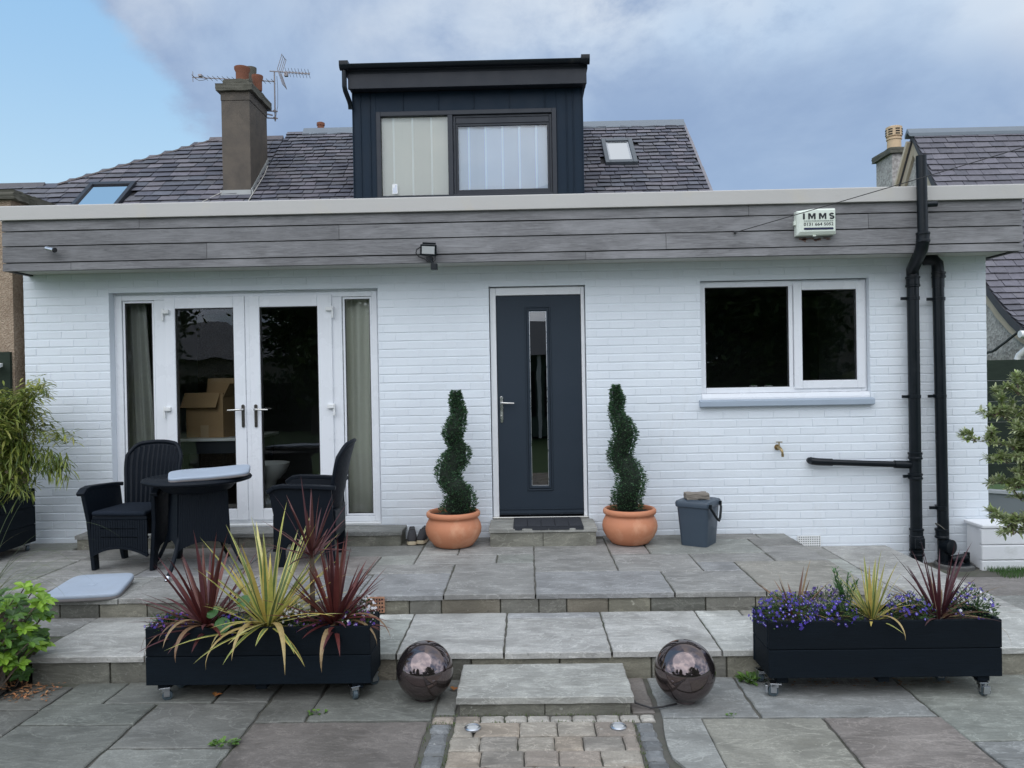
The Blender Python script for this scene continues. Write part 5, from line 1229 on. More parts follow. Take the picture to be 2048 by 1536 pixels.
cb = thing('cardboard_box', 'open cardboard box seen through the left patio door', 'box', (-3.12, .74, .893), R(-14))
mb = MB(); mb.box(-.21, .21, -.17, .17, 0, .43); mb.build('carton', 'card', cb, local=True)
mb = MB(); mb.obox((-.02, -.205, .365), (.40, .006, .16), Matrix.Rotation(R(-28), 3, 'X')); mb.obox((.25, 0, .46), (.006, .34, .15), Matrix.Rotation(R(30), 3, 'Y')); mb.obox((0, .18, .50), (.44, .006, .16), Matrix.Rotation(R(-10), 3, 'X')); mb.build('flap', 'card', cb, local=True)
mb = MB(); mb.box(-.045, .045, -.1735, -.171, .0, .12); mb.build('tape', mat('pale_tape', (.5, .36, .22), .5), cb, local=True)
bw = thing('pedestal_bowl', 'white pedestal bowl standing indoors behind the right patio door', 'bowl', (-2.54, .45, .13))
mb = MB(); mb.lathe([(.13, 0), (.12, .03), (.085, .12), (.08, .24), (.12, .34), (.20, .42), (.235, .49), (.24, .515), (.225, .515), (.19, .44), (.05, .36)], (-2.54, .45, .131), 36); mb.build('bowl_body', 'white_plastic', bw, smooth=50)
for x, lab in ((2.115, 'small white pot with a succulent on the inside sill, the left of two'), (2.255, 'small white pot with a succulent on the inside sill, the right of two')):
    t = thing('plant_pot', lab, 'pot plant', (x, .33, 1.262), 0, 'succulents on the kitchen sill'); mb = MB(); mb.lathe([(.030, 0), (.038, .05), (.034, .05), (.0, .04)], (x, .33, 1.263), 18); mb.build('pot', 'white_plastic', t, smooth=40)
    mb = MB()
    for k in range(60):
        a = rnd(0, 6.28); d = Vector((math.cos(a), math.sin(a), rnd(.2, 1.2))).normalized(); p = Vector((x, .33, 1.305)); s_ = d.cross(Vector((0, 0, 1))).normalized()*.006; l = rnd(.02, .042); mb.add([p+d*.006-s_, p+d*.006+s_, p+d*l], [(0, 1, 2)], jit((.10, .22, .09), .3))
    mb.build('foliage', 'leaf', t)
mb = MB(); mb.box(1.52, 3.09, .251, .45, 1.235, 1.262); ks = mb.build('inner_sill', 'white_plastic', house)
# ------------------------------------------------------------------ wheeled planters
def castor(par, x, y, z, a, brake=False):
    c = Vector((x, y, z)); d = Vector((math.cos(a), math.sin(a), 0)); s_ = Vector((-d.y, d.x, 0)); r_ = .026
    mb = MB(); w = c+d*.012+Vector((0, 0, r_)); 
    for q, rr in ((-.012, r_*.8), (-.009, r_), (.009, r_), (.012, r_*.8)): pass
    P = [w+s_*q for q in (-.013, -.010, .010, .013)]; mb.tube(P, [r_*.8, r_, r_, r_*.8], 18); cs_ = mb.build('castor', 'wheel', par, smooth=35)
    M3 = Matrix((d, s_, Vector((0, 0, 1)))).transposed(); mb = MB()
    mb.obox(c+Vector((0, 0, .070)), (.058, .05, .006), M3); mb.obox(c+d*.004+Vector((0, 0, .058)), (.036, .038, .018), M3)
    for q in (-.0175, .0175): mb.obox(c+d*.010+s_*q+Vector((0, 0, .044)), (.030, .003, .046), M3)
    if brake: mb.obox(c+d*.046+Vector((0, 0, .040)), (.012, .034, .04), M3)
    mb.build('fork', 'galv', cs_, bevel=.0015)
def planter(label, x0, x1, y0, y1, z0, z1, rows, casts, brakes=()):
    t = thing('planter_box', label, 'planter', ((x0+x1)/2, (y0+y1)/2, ZG), 0, 'wheeled planter boxes'); th = .022
    mb = MB(); h = (z1-z0)/rows
    for k in range(rows):
        a, b = z0+k*h+.0015, z0+(k+1)*h-.0015; o = rnd(0, .003)
        mb.box(x0+rnd(0, .004), x1-rnd(0, .004), y0+o, y0+th, a, b, jit((1, 1, 1), .2)); mb.box(x0, x1, y1-th, y1, a, b, jit((1, 1, 1), .2))
        mb.box(x0+rnd(0, .003), x0+th, y0+th+.001, y1-th-.001, a, b, jit((1, 1, 1), .2)); mb.box(x1-th, x1-rnd(0, .003), y0+th+.001, y1-th-.001, a, b, jit((1, 1, 1), .2))
    mb.build('boards', 'planter', t, bevel=.0035)
    mb = MB()
    for x in (x0+.05, (x0+x1)/2-.025, x1-.11): mb.box(x, x+.06, y0+.03, y1-.02, z0-.034, z0-.001)
    mb.box(x0+th, x1-th, y0+th, y1-th, z0+.004, z0+.02); mb.build('bearer', 'planter', t, bevel=.003)
    mb = MB(); n, m_ = 30, 8; vs = []
    for i in range(n+1):
        for j in range(m_+1): vs.append((x0+th+.002+(x1-x0-2*th-.004)*i/n, y0+th+.002+(y1-y0-2*th-.004)*j/m_, z1-.035+rnd(-.008, .012)))
    mb.add(vs, [(i*(m_+1)+j, (i+1)*(m_+1)+j, (i+1)*(m_+1)+j+1, i*(m_+1)+j+1) for i in range(n) for j in range(m_)]); mb.build('compost', 'soil', t, smooth='all')
    for k, (x, y, a) in enumerate(casts): castor(t, x, y, ZG, a, k in brakes)
planter('black timber planter on castors at the left, holding big red and yellow spiky plants', -2.055, -.85, -2.86, -2.592, -.178, .128, 2, [(-1.97, -2.82, R(20)), (-.95, -2.82, R(-60)), (-1.97, -2.65, 0), (-.89, -2.64, R(40))])
planter('black timber planter on castors at the right, filled with blue flowers and small spiky plants', 1.235, 2.44, -2.88, -2.60, -.165, .133, 2, [(1.28, -2.84, R(170)), (2.35, -2.845, R(-90)), (1.26, -2.66, R(100)), (2.22, -2.66, 0)], (0, 1))

# ------------------------------------------------------------------ strap-leaved plants
def blade(mb, base, az_, el, Ln, w, droop, cols, n=8, fold=.35, curl=0):
    p = Vector(base); pts = []; e = el; st_ = Ln/n; a = az_
    for i in range(n+1):
        t = i/n; d = Vector((math.cos(a)*math.cos(e), math.sin(a)*math.cos(e), math.sin(e)))
        wd = w*(min(1, .45+t*2.2))*(1-max(0, (t-.35)/.65)**1.6)
        side = Vector((-math.sin(a), math.cos(a), 0)); nrm = d.cross(side)*-1
        pts.append((p.copy(), side*wd, nrm*wd*fold)); p += d*st_; e -= droop*(.3+1.4*t)/n; a += curl/n
    k = len(cols); us = [-1+2*i/k for i in range(k+1)] if k != 3 else [-1, -.5, .5, 1]
    if k == 1: us = [-1, 0, 1]; cols = [cols[0], cols[0]]; k = 2
    vs = []
    for c, s_, nn in pts:
        for u in us: vs.append(c+s_*u+nn*abs(u))
    m_ = len(us); base_i = len(mb.v); mb.v += [tuple(v) for v in vs]
    for i in range(n):
        for q in range(k):
            mb.f.append(tuple(base_i+x for x in (i*m_+q, i*m_+q+1, (i+1)*m_+q+1, (i+1)*m_+q))); mb.c.append(cols[q])
def cordyline(label, x, y, z, n, L0, L1, w, kind, spread=(.35, 1.5), droopers=5, group='spiky plants in the planters', stem=.0, front=None):
    t = thing('cordyline', label, 'spiky plant', (x, y, z), 0, group); mb = MB(); b = Vector((x, y, z+stem))
    for i in range(n):
        f = (i+.5)/n; a = i*2.39996+rnd(-.3, .3); el = spread[1]-(spread[1]-spread[0])*f**.85+rnd(-.1, .1); Ln = rnd(L0, L1)*(1-.30*f); dr = rnd(.05, .35)+.55*f*f
        if kind == 'red': cc = random.choice([(.095, .022, .022), (.13, .032, .028), (.07, .02, .022), (.17, .06, .045), (.12, .04, .045)]); cols = [jit(cc, .2)]
        elif kind == 'tan': cc = random.choice([(.20, .10, .055), (.26, .15, .075), (.15, .07, .045), (.30, .20, .10)]); cols = [jit(cc, .2)]
        elif kind == 'dark': cc = random.choice([(.085, .024, .028), (.06, .02, .026), (.13, .05, .045)]); cols = [jit(cc, .2)]
        elif kind == 'mix': cols = [jit(random.choice([(.085, .024, .028), (.10, .04, .04), (.07, .03, .03), (.22, .13, .075), (.28, .19, .10)] if f > .45 else [(.085, .024, .028), (.06, .02, .026)]), .2)]
        else:
            ye = jit(random.choice([(.60, .54, .16), (.66, .60, .24), (.52, .50, .13), (.60, .46, .13)]), .12); gr = jit((.15, .21, .07), .25)
            cols = [ye, gr, ye] if random.random() < .6 else [ye, ye, ye]
        blade(mb, b+Vector((math.cos(a)*.012, math.sin(a)*.012, rnd(-.02, .03))), a, el, Ln, w*rnd(.75, 1.15), dr, cols, 8, .35, rnd(-.15, .15))
    for i in range(droopers):
        a = (front[i % len(front)] if front else rnd(0, 6.28))+rnd(-.15, .15)
        cc = random.choice([(.25, .15, .085), (.19, .11, .07), (.33, .23, .12)]) if kind != 'gold' else random.choice([(.52, .43, .17), (.48, .36, .15)])
        blade(mb, b, a, rnd(.25, .75), rnd(L0, L1)*.85, w*1.1, rnd(2.1, 2.9), [jit(cc, .2)], 12, .3, rnd(-.3, .3))
    mb.build('foliage', 'leaf', t)
    if stem:
        mb = MB(); mb.tube([(x, y, z-.03), (x, y, z+stem)], .014, 8); mb.build('stem', 'bark', t)
    else:
        mb = MB(); mb.tube([(x, y, z-.04), (x, y, z+.04)], [.02, .014], 8); mb.build('stem', 'bark', t)
random.seed(21)
cordyline('dark red spiky cordyline at the left end of the left planter', -1.77, -2.74, .10, 50, .38, .60, .0140, 'red', (-.05, 1.5), 5, front=[-2.0, -2.7, -1.8])
cordyline('tall yellow and green striped cordyline in the middle of the left planter', -1.43, -2.75, .10, 62, .44, .72, .0155, 'gold', (-.10, 1.52), 4, front=[-2.3, -1.0, -1.7])
cordyline('bushy dark red cordyline at the right end of the left planter', -1.07, -2.73, .10, 66, .36, .55, .0140, 'red', (-.02, 1.5), 3, front=[-.4, -1.75])
cordyline('purple cordyline on a stem in front of the right armchair', -1.215, -2.64, .10, 30, .30, .46, .0095, 'dark', (.15, 1.5), 0, stem=.36)
cordyline('small copper coloured spiky plant at the left end of the right planter', 1.44, -2.70, .10, 20, .20, .34, .0075, 'tan', (.15, 1.5), 1)
cordyline('small yellow striped spiky plant in the middle of the right planter', 1.83, -2.74, .10, 46, .24, .40, .0090, 'gold', (.15, 1.5), 1, front=[-1.2])
cordyline('dark purple spiky plant with tan outer leaves in the right planter', 2.19, -2.74, .10, 44, .28, .50, .0085, 'mix', (.25, 1.52), 6, front=[0, -.4, 3.3, .5, 2.9])
# a leaf or two of nasturtium among them
t = thing('nasturtium', 'round leaved green plant between the red and the yellow spiky plants', 'plant', (-1.66, -2.8, .1))
mb = MB()
for x, y, z, r_ in ((-1.70, -2.83, .20, .032), (-1.64, -2.85, .14, .045), (-1.55, -2.78, .245, .036), (-1.58, -2.74, .23, .03)):
    n = 12; c = Vector((x, y, z)); u = Vector((1, 0, .15)).normalized(); v = Vector((rnd(-.3, .3), .6, .7)).normalized(); mb.add([c]+[c+(u*math.cos(2*math.pi*k/n)+v*math.sin(2*math.pi*k/n))*r_ for k in range(n)], [(0, 1+k, 1+(k+1) % n) for k in range(n)], jit((.05, .15, .035), .1)); mb.tube([(x, y+.01, z), (-1.62, -2.76, .08)], .002, 5, col=(.06, .12, .04))
mb.build('foliage', 'leaf', t)

# ------------------------------------------------------------------ lobelia
def lobelia(label, x, y, z, rx, ry, rz_, nl_, nf, pal, group='bedding flowers in the planters', trail=.3):
    t = thing('lobelia', label, 'flowers', (x, y, z), 0, group); mb = MB(); fb = MB(); sb = MB()
    def pt(k):
        a = rnd(0, 2*math.pi); e = math.asin(rnd(-trail, 1)); q = k
        d = Vector((math.cos(a)*math.cos(e)*rx, math.sin(a)*math.cos(e)*ry, math.sin(e)*rz_)); m_ = 1+.25*noise.noise(Vector((d.x*22+x*7, d.y*22, d.z*22)))
        return Vector((x, y, z))+d*q*m_, d.normalized()
    for i in range(nl_):
        p, d = pt(rnd(.45, 1.02)); dd = (d+Vector((rnd(-.7, .7), rnd(-.7, .7), rnd(-.3, .6)))).normalized(); s_ = dd.cross(Vector((rnd(-1, 1), rnd(-1, 1), rnd(-1, 1)))).normalized()*rnd(.002, .0042); l = rnd(.014, .030)
        mb.add([p-s_*.5, p-s_+dd*l*.5, p+dd*l, p+s_+dd*l*.5], [(0, 1, 2, 3)], jit(random.choice([(.035, .08, .025), (.05, .12, .03), (.025, .055, .02), (.08, .15, .04)]), .2))
    for i in range(nf):
        p, d = pt(rnd(.92, 1.14)); f = (d+Vector((rnd(-.5, .5), -.4, rnd(-.1, .5)))).normalized(); u = f.orthogonal().normalized(); v = f.cross(u); r_ = rnd(.006, .0095); rot = rnd(0, 6)
        c = jit(random.choice(pal), .15); n = 5
        for k in range(n):
            a = rot+2*math.pi*k/n; e1 = u*math.cos(a)+v*math.sin(a); e2 = u*math.cos(a+.5)+v*math.sin(a+.5); e0 = u*math.cos(a-.5)+v*math.sin(a-.5)
            fb.add([p, p+e0*r_*.8+f*.001, p+e1*r_*1.1, p+e2*r_*.8+f*.001], [(0, 1, 2, 3)], c)
        if random.random() < .45:
            q = p+f*.0016; fb.add([q+u*.0022, q+v*.0022, q-u*.0022, q-v*.0022], [(0, 1, 2, 3)], (.85, .85, .9))
        if random.random() < .4: sb.tube([p, Vector((x, y, z))+ (p-Vector((x, y, z)))*.4], .0007, 3, False, (.05, .09, .03))
    mb.build('foliage', 'leaf', t); tag(fb.build('flowers', 'flower', t), kind='stuff')
    if sb.v: sb.build('stems', 'leaf', t)
V = [(.045, .026, .27), (.065, .035, .36), (.035, .018, .19), (.085, .05, .38)]; VP = [(.10, .03, .22), (.16, .05, .30), (.06, .02, .16), (.3, .05, .28)]; WH = [(.75, .75, .78), (.8, .8, .8)]
lobelia('blue lobelia spilling over the left corner of the right planter', 1.375, -2.775, .13, .165, .11, .115, 800, 300, V)
lobelia('blue lobelia clump left of the yellow striped plant in the right planter', 1.63, -2.79, .125, .13, .09, .09, 640, 140, V)
lobelia('dark violet lobelia at the back of the right planter', 1.60, -2.66, .15, .14, .06, .095, 360, 170, [(.05, .02, .16), (.07, .03, .22)])
lobelia('blue lobelia clump between the yellow and the purple spiky plants', 2.02, -2.77, .125, .12, .10, .115, 640, 150, V)
lobelia('loose blue lobelia filling the right end of the right planter', 2.355, -2.75, .125, .13, .11, .135, 800, 120, V + [(.75, .75, .8)])
lobelia('violet lobelia at the left end of the left planter', -1.97, -2.76, .11, .11, .09, .065, 380, 75, V+VP)
lobelia('purple lobelia between the red and yellow plants of the left planter', -1.61, -2.78, .105, .10, .08, .06, 340, 90, VP+V)
lobelia('white lobelia right of the yellow striped plant', -1.30, -2.72, .12, .085, .08, .085, 380, 90, WH)
lobelia('violet lobelia under the right red cordyline', -1.20, -2.79, .105, .10, .06, .05, 260, 75, VP+V)
lobelia('magenta and white bedding at the right end of the left planter', -.94, -2.76, .11, .09, .08, .075, 360, 80, [(.28, .04, .24), (.7, .7, .72), (.10, .04, .30)])
lobelia('white flowers poking up at the back right corner of the left planter', -.915, -2.65, .16, .05, .04, .07, 90, 70, WH)
# a feathery green plant behind the yellow one
t = thing('bedding_plant', 'feathery green plant behind the yellow striped plant', 'plant', (1.735, -2.66, .12), 0); mb = MB()
for s_i in range(9):
    a = rnd(0, 6.28); top_ = Vector((1.735+math.cos(a)*.07, -2.66+math.sin(a)*.04, .12+rnd(.13, .24))); b0 = Vector((1.735, -2.66, .11)); mb.tube([b0, top_], .002, 4, False, (.07, .15, .05))
    for k in range(34):
        p = b0.lerp(top_, rnd(.3, 1)); d = Vector((rnd(-1, 1), rnd(-1, 1), rnd(.1, 1.0))).normalized(); s_ = d.cross(Vector((0, 0, 1))).normalized()*.0045; l = rnd(.02, .042); mb.add([p-s_*.4, p+d*l*.5-s_, p+d*l, p+d*l*.5+s_], [(0, 1, 2, 3)], jit((.08, .19, .06), .25))
mb.build('foliage', 'leaf', t)

# ------------------------------------------------------------------ broad leaves
def leaf(mb, p, d, ln, w, col, nrm=None, droop=.25):
    d = d.normalized(); up_ = Vector((0, 0, 1)) if nrm is None else nrm
    s_ = d.cross(up_)
    if s_.length < .05: s_ = Vector((1, 0, 0))
    s_.normalize(); n_ = s_.cross(d); q = lambda t, u: p+d*ln*t+s_*w*u+n_*(abs(u)*w*.35)-Vector((0, 0, 1))*droop*ln*t*t
    mb.add([q(0, 0), q(.3, -.75), q(.62, -1), q(.88, -.55), q(1, 0), q(.88, .55), q(.62, 1), q(.3, .75), q(.5, 0)], [(0, 1, 8), (1, 2, 8), (2, 3, 8), (3, 4, 8), (4, 5, 8), (5, 6, 8), (6, 7, 8), (7, 0, 8)], col)
# bright shrub at the lower left
t = thing('shrub', 'bright green broad leaved shrub at the lower left corner', 'shrub', (-3.02, -2.72, -.26)); mb = MB(); tw = MB()
random.seed(5)
ros = [(rnd(-3.3, -2.80), rnd(-2.84, -2.5), rnd(-.20, .30)) for _ in range(110)] + [(-2.72, -2.72, .215), (-2.76, -2.70, .17), (-2.78, -2.75, .10), (-2.74, -2.76, .03), (-2.82, -2.74, .0), (-2.76, -2.68, -.02), (-2.80, -2.76, -.09), (-2.70, -2.7, .24), (-2.86, -2.78, .06), (-2.9, -2.8, .12), (-2.86, -2.8, -.05)]
for x, y, z in ros:
    dist = (x+3.05)/.3; c0 = Vector((x, y, z)); ax = Vector(((x+3.05)*1.5, -.25, .8)).normalized(); n = random.randint(6, 9); young = random.random() < .55
    for k in range(n):
        a = k*2.4+rnd(-.2, .2); u = ax.orthogonal().normalized(); v = ax.cross(u); d = (u*math.cos(a)+v*math.sin(a))*1.0+ax*rnd(.15, .7)
        leaf(mb, c0, d, rnd(.045, .082), rnd(.013, .020), jit(random.choice([(.19, .34, .03), (.15, .29, .03), (.24, .40, .04)]) if young else random.choice([(.07, .15, .03), (.05, .11, .025), (.10, .20, .03)]), .15), ax)
    tw.tube([c0, Vector((-3.05+(x+3.05)*.5, y-.0, z-.15)), Vector((-3.06+(x+3.05)*.2, -2.66, -.27))], [.003, .005, .008], 5)
mb.build('foliage', 'leaf', t); tw.build('branches', 'bark', t)
mb = MB(); ragbox(mb, -3.13, -2.94, -2.86, -2.68, -.29, -.09, .02, 5); tag(mb.build('boulder', 'rock', smooth=50), 'rough grey stone half hidden under the bright shrub', 'stone')
# thin arching grass at the left edge
t = thing('ornamental_grass', 'thin pale arching grass blades at the left edge', 'grass', (-3.42, -2.25, -.1)); mb = MB()
random.seed(11)
for k in range(46):
    a = rnd(-1.4, .9); blade(mb, (-3.45+rnd(-.06, .06), -2.2+rnd(-.06, .06), -.10), a, rnd(.9, 1.45), rnd(.45, .95), .0032, rnd(1.2, 2.6), [jit(random.choice([(.16, .20, .07), (.28, .27, .12), (.11, .16, .05)]), .2)], 14, .2)
for a, el, ln, dr in ((.15, 1.42, 1.75, 1.5), (-.2, 1.45, 1.62, 1.7), (-.05, 1.3, 1.35, 2.3), (-.3, 1.25, 1.15, 2.4)): blade(mb, (-3.45, -2.15, -.1), a, el, ln, .0028, dr, [(.13, .17, .08)], 22, .2)
mb.build('foliage', 'leaf', t)
# bamboo in a black square tub
t = thing('planter_box', 'square black timber tub on castors under the bamboo at the left', 'planter', (-4.45, -.52, 0))
mb = MB(); x0, x1, y0, y1 = -4.86, -4.315, -.78, -.26
for k in range(3):
    a, b = .07+k*.155+.0015, .07+(k+1)*.155-.0015
    mb.box(x0, x1, y0, y0+.022, a, b, jit((1.1, 1.1, 1.1), .2)); mb.box(x0, x1, y1-.022, y1, a, b); mb.box(x0, x0+.022, y0+.023, y1-.023, a, b); mb.box(x1-.022, x1, y0+.023, y1-.023, a, b, jit((1.1, 1.1, 1.1), .2))
mb.build('boards', 'planter', t, bevel=.004); mb = MB(); mb.box(x0+.022, x1-.022, y0+.022, y1-.022, .45, .49); mb.build('compost', 'soil', t); castor(t, -4.36, -.72, 0, R(-40)); castor(t, -4.36, -.32, 0, R(-40)); castor(t, -4.78, -.72, 0, R(30)); castor(t, -4.78, -.32, 0, 0)
t = thing('bamboo', 'leafy yellow green bamboo growing against the white bricks', 'bamboo', (-4.45, -.55, .5)); mb = MB(); cl = MB()
random.seed(31)
for k in range(30):
    a = rnd(0, 6.28); r_ = rnd(.02, .2); b0 = Vector((-4.48+math.cos(a)*r_, -.54+math.sin(a)*r_*.8, .48)); out = Vector((math.cos(a)*rnd(.1, .34)+.05, math.sin(a)*.2-.08, 0)); h = rnd(.55, 1.0)
    P = [b0, b0+out*.25+Vector((0, 0, h*.5)), b0+out*.6+Vector((0, 0, h*.85)), b0+out*1.0+Vector((0, 0, h*.98)), b0+out*1.35+Vector((0, 0, h*.88))]; cl.tube(P, [.005, .0045, .003, .002, .001], 5, False, (.5, .5, .25))
    for q in range(210):
        i = rnd(.3, 3.95); j = int(i); p = P[j].lerp(P[j+1], i-j)+Vector((rnd(-.07, .07), rnd(-.07, .07), rnd(-.06, .06))); aa = rnd(0, 6.28)
        leaf(mb, p, Vector((math.cos(aa), math.sin(aa)-.3, rnd(-.3, .55))), rnd(.06, .12), rnd(.005, .0095), jit(random.choice([(.22, .27, .05), (.28, .31, .06), (.13, .18, .035), (.36, .36, .10), (.17, .22, .04)]), .2), None, rnd(.1, .55))
for k in range(1900):
    p = Vector((rnd(-4.80, -4.12), -.60+rnd(-.16, .1), rnd(.50, 1.36))); leaf(mb, p, Vector((rnd(-1, 1), rnd(-1, .2), rnd(-.7, .4))), rnd(.06, .11), rnd(.005, .009), jit(random.choice([(.22, .27, .05), (.28, .31, .06), (.13, .18, .035), (.08, .12, .03)]), .2), None, .6)
for k in range(420):       # a low side branch reaching right, and the clump's ragged right edge
    i = rnd(0, 1); p = Vector((-4.35+.52*i, -.62, .95-.12*i-.08*i*i))+Vector((rnd(-.06, .06), rnd(-.06, .06), rnd(-.09, .09))); leaf(mb, p, Vector((rnd(-.2, 1), rnd(-1, .3), rnd(-.8, .2))), rnd(.05, .10), rnd(.0045, .008), jit(random.choice([(.17, .22, .04), (.22, .26, .05), (.10, .15, .03)]), .2), None, .6)
cl.tube([(-4.4, -.6, .6), (-4.2, -.62, .92), (-3.95, -.63, .86), (-3.84, -.63, .76)], .002, 5)
mb.build('foliage', 'leaf', t); cl.build('canes', 'leaf', t)
# olive tree at the right edge
t = thing('olive_tree', 'small grey green olive tree at the right edge of the photo', 'tree', (3.78, -1.35, -.27)); mb = MB(); tw = MB()
random.seed(17)
trunk = [Vector((3.80, -1.35, -.28)), Vector((3.80, -1.34, .2)), Vector((3.83, -1.33, .6)), Vector((3.80, -1.34, 1.0))]; tw.tube(trunk, [.03, .026, .022, .014], 8)
tips = []
def twig(a, b, n):
    tw.tube([a, a.lerp(b, .5)+Vector((0, 0, .04)), b], [.006, .004, .002], 5)
    for k in range(n):
        f = rnd(.25, 1.05); p = a.lerp(b, f)+Vector((0, 0, .04*math.sin(min(1, f)*math.pi)))
        for s_i in range(2):
            d = (b-a).normalized()*rnd(.2, .9)+Vector((rnd(-1, 1), rnd(-1, 1), rnd(-.5, 1.0)))
            c = random.choice([(.33, .39, .19), (.42, .46, .24), (.22, .28, .13), (.50, .53, .33), (.28, .36, .11)]); leaf(mb, p, d, rnd(.036, .066), rnd(.006, .010), jit(c, .15), None, rnd(-.1, .3))
T = [(3.22, -1.38, .93), (3.36, -1.42, .80), (3.40, -1.45, .90), (3.42, -1.36, 1.14), (3.33, -1.40, 1.12), (3.50, -1.5, 1.0), (3.52, -1.42, .70), (3.46, -1.36, .62), (3.55, -1.38, 1.28), (3.66, -1.5, 1.22), (3.62, -1.44, .84), (3.70, -1.52, .96), (3.72, -1.48, .72), (3.6, -1.3, .5), (3.66, -1.42, .55),
     (3.48, -1.40, .34), (3.42, -1.46, .28), (3.56, -1.46, .36), (3.62, -1.5, .24), (3.70, -1.5, .34), (3.82, -1.55, 1.1), (3.95, -1.5, .9), (3.9, -1.5, .7), (4.0, -1.4, 1.2), (3.8, -1.4, 1.42), (3.7, -1.4, 1.38), (4.1, -1.35, 1.0), (3.98, -1.3, .5), (3.60, -1.46, 1.05), (3.48, -1.5, .82), (3.58, -1.52, .92)]
for x, y, z in T:
    a = trunk[1].lerp(trunk[3], max(0, min(1, (z-.3)/.9))); b = Vector((x-.11, y, z)); n = 60
    twig(a, b, n)
    for k in range(3): c = a.lerp(b, rnd(.5, .9)); twig(c, c+Vector((rnd(-.16, .12), rnd(-.12, .12), rnd(-.02, .16))), 40)
mb.build('crown', 'leaf', t); tw.build('trunk', 'bark', t)
mb = MB(); 
for p in ([(3.80, -1.35, .15), (3.6, -1.45, .16), (3.48, -1.5, .05), (3.56, -1.55, -.02)], [(3.80, -1.35, .2), (3.56, -1.4, .3), (3.38, -1.45, .42)]): mb.tube(p, .003, 5)
mb.build('bare_twigs', 'bark', t)
# a strip of lawn at the foot of the white wall, and litter
mb = MB()
for k in range(5200):
    x, y = rnd(3.85, 5.3), rnd(-.62, -.31)
    if y < -.42-.10*(x-3.85): 
        if random.random() < .5: continue
    a = rnd(0, 6.28); h = rnd(.02, .045); s_ = Vector((math.cos(a), math.sin(a), 0))*.0022; p = Vector((x, y, ZG+.0)); l = Vector((rnd(-.012, .012), rnd(-.012, .012), h)); mb.add([p-s_, p+s_, p+l], [(0, 1, 2)], jit((.06, .14, .03), .35))
tag(mb.build('lawn', 'grass'), 'strip of short green lawn', 'lawn', kind='stuff')
mb = MB()
for k in range(330):
    u = abs(random.gauss(0, .5)); x, y = -2.86+rnd(-.35, .25), -2.73+rnd(-.10, .12)
    if x > -2.72 and random.random() < .6: continue
    p = Vector((x, y, ZG+(.035 if x < -2.88 else .004)+rnd(0, .015))); leaf(mb, p, Vector((rnd(-1, 1), rnd(-1, 1), rnd(-.2, .3))), rnd(.012, .040), rnd(.003, .009), jit(random.choice([(1, 1, 1), (1.5, 1.2, 1), (.6, .5, .5), (1.8, 1.7, 1.5)]), .3), None, 0)
for k in range(90):
    x, y = rnd(1.3, 2.3), rnd(-2.75, -2.60); p = Vector((x, y, ZG+.004)); leaf(mb, p, Vector((rnd(-1, 1), rnd(-1, 1), rnd(-.1, .2))), rnd(.008, .028), rnd(.002, .006), jit((.9, .8, .7), .3), None, 0)
tag(mb.build('leaf_litter', 'deadleaf'), 'brown dead leaves scattered on the ground', 'leaf litter', kind='stuff')
def dleaf(x, y, label, ln=.045):
    mb = MB(); 
    for k in range(2): leaf(mb, Vector((x+k*.006, y, ZG+.004)), Vector((.8-k*1.2, .5, .45)), ln, ln*.28, (1.7-.3*k, 1.1, .6), None, .3)
    tag(mb.build('dead_leaf', 'deadleaf'), label, 'leaf')
dleaf(-1.715, -2.79, 'curled brown leaf lying on the paving under the left planter'); dleaf(-.43, -2.74, 'curled brown leaf on the ground between the left ball and the low step', .04)
def weed(x, y, z, r_, n, label, ln=(.02, .04)):
    mb = MB()
    for k in range(n):
        a = rnd(0, 6.28); q = r_*math.sqrt(random.random()); leaf(mb, Vector((x+math.cos(a)*q, y+math.sin(a)*q*.5, z+rnd(0, .012))), Vector((math.cos(a), math.sin(a), rnd(.1, 1.2))), rnd(*ln), rnd(.006, .012), jit(random.choice([(.10, .20, .035), (.14, .25, .05), (.07, .14, .03)]), .2))
    tag(mb.build('weed', 'leaf'), label, 'weed', 'weeds in the paving')
weed(-1.445, -3.335, ZG, .055, 40, 'bright green weed growing in the paving joint near the bottom of the photo')
weed(1.205, -2.64, ZG, .05, 70, 'leafy weed at the foot of the riser beside the right planter', (.03, .07))
weed(-1.10, -3.0, ZG, .05, 16, 'tiny weed in the joint in front of the left planter', (.01, .025)); weed(.98, -3.09, ZG, .02, 9, 'tiny weed in the paving joint below the right ball', (.01, .02))
mb = MB()
for k in range(900):
    if random.random() < .5: x, y = random.choice([-.505, -.392, .492])+rnd(-.012, .012), rnd(-3.75, -3.12)
    else: x, y = rnd(-.5, .5), random.choice([-3.04, -3.122])+rnd(-.008, .008)
    if random.random() > max(.1, noise.noise(Vector((x*9, y*9, 1)))+.45): continue
    p = Vector((x, y, ZG-.006)); d = Vector((rnd(-.6, .6), rnd(-.6, .6), 1)).normalized(); s_ = Vector((rnd(-1, 1), rnd(-1, 1), 0))*.003; mb.add([p-s_, p+s_, p+d*rnd(.010, .02)], [(0, 1, 2)], jit((.09, .13, .035), .3))
tag(mb.build('moss', 'leaf'), 'moss and tiny grass in the joints of the path', 'moss', kind='stuff')

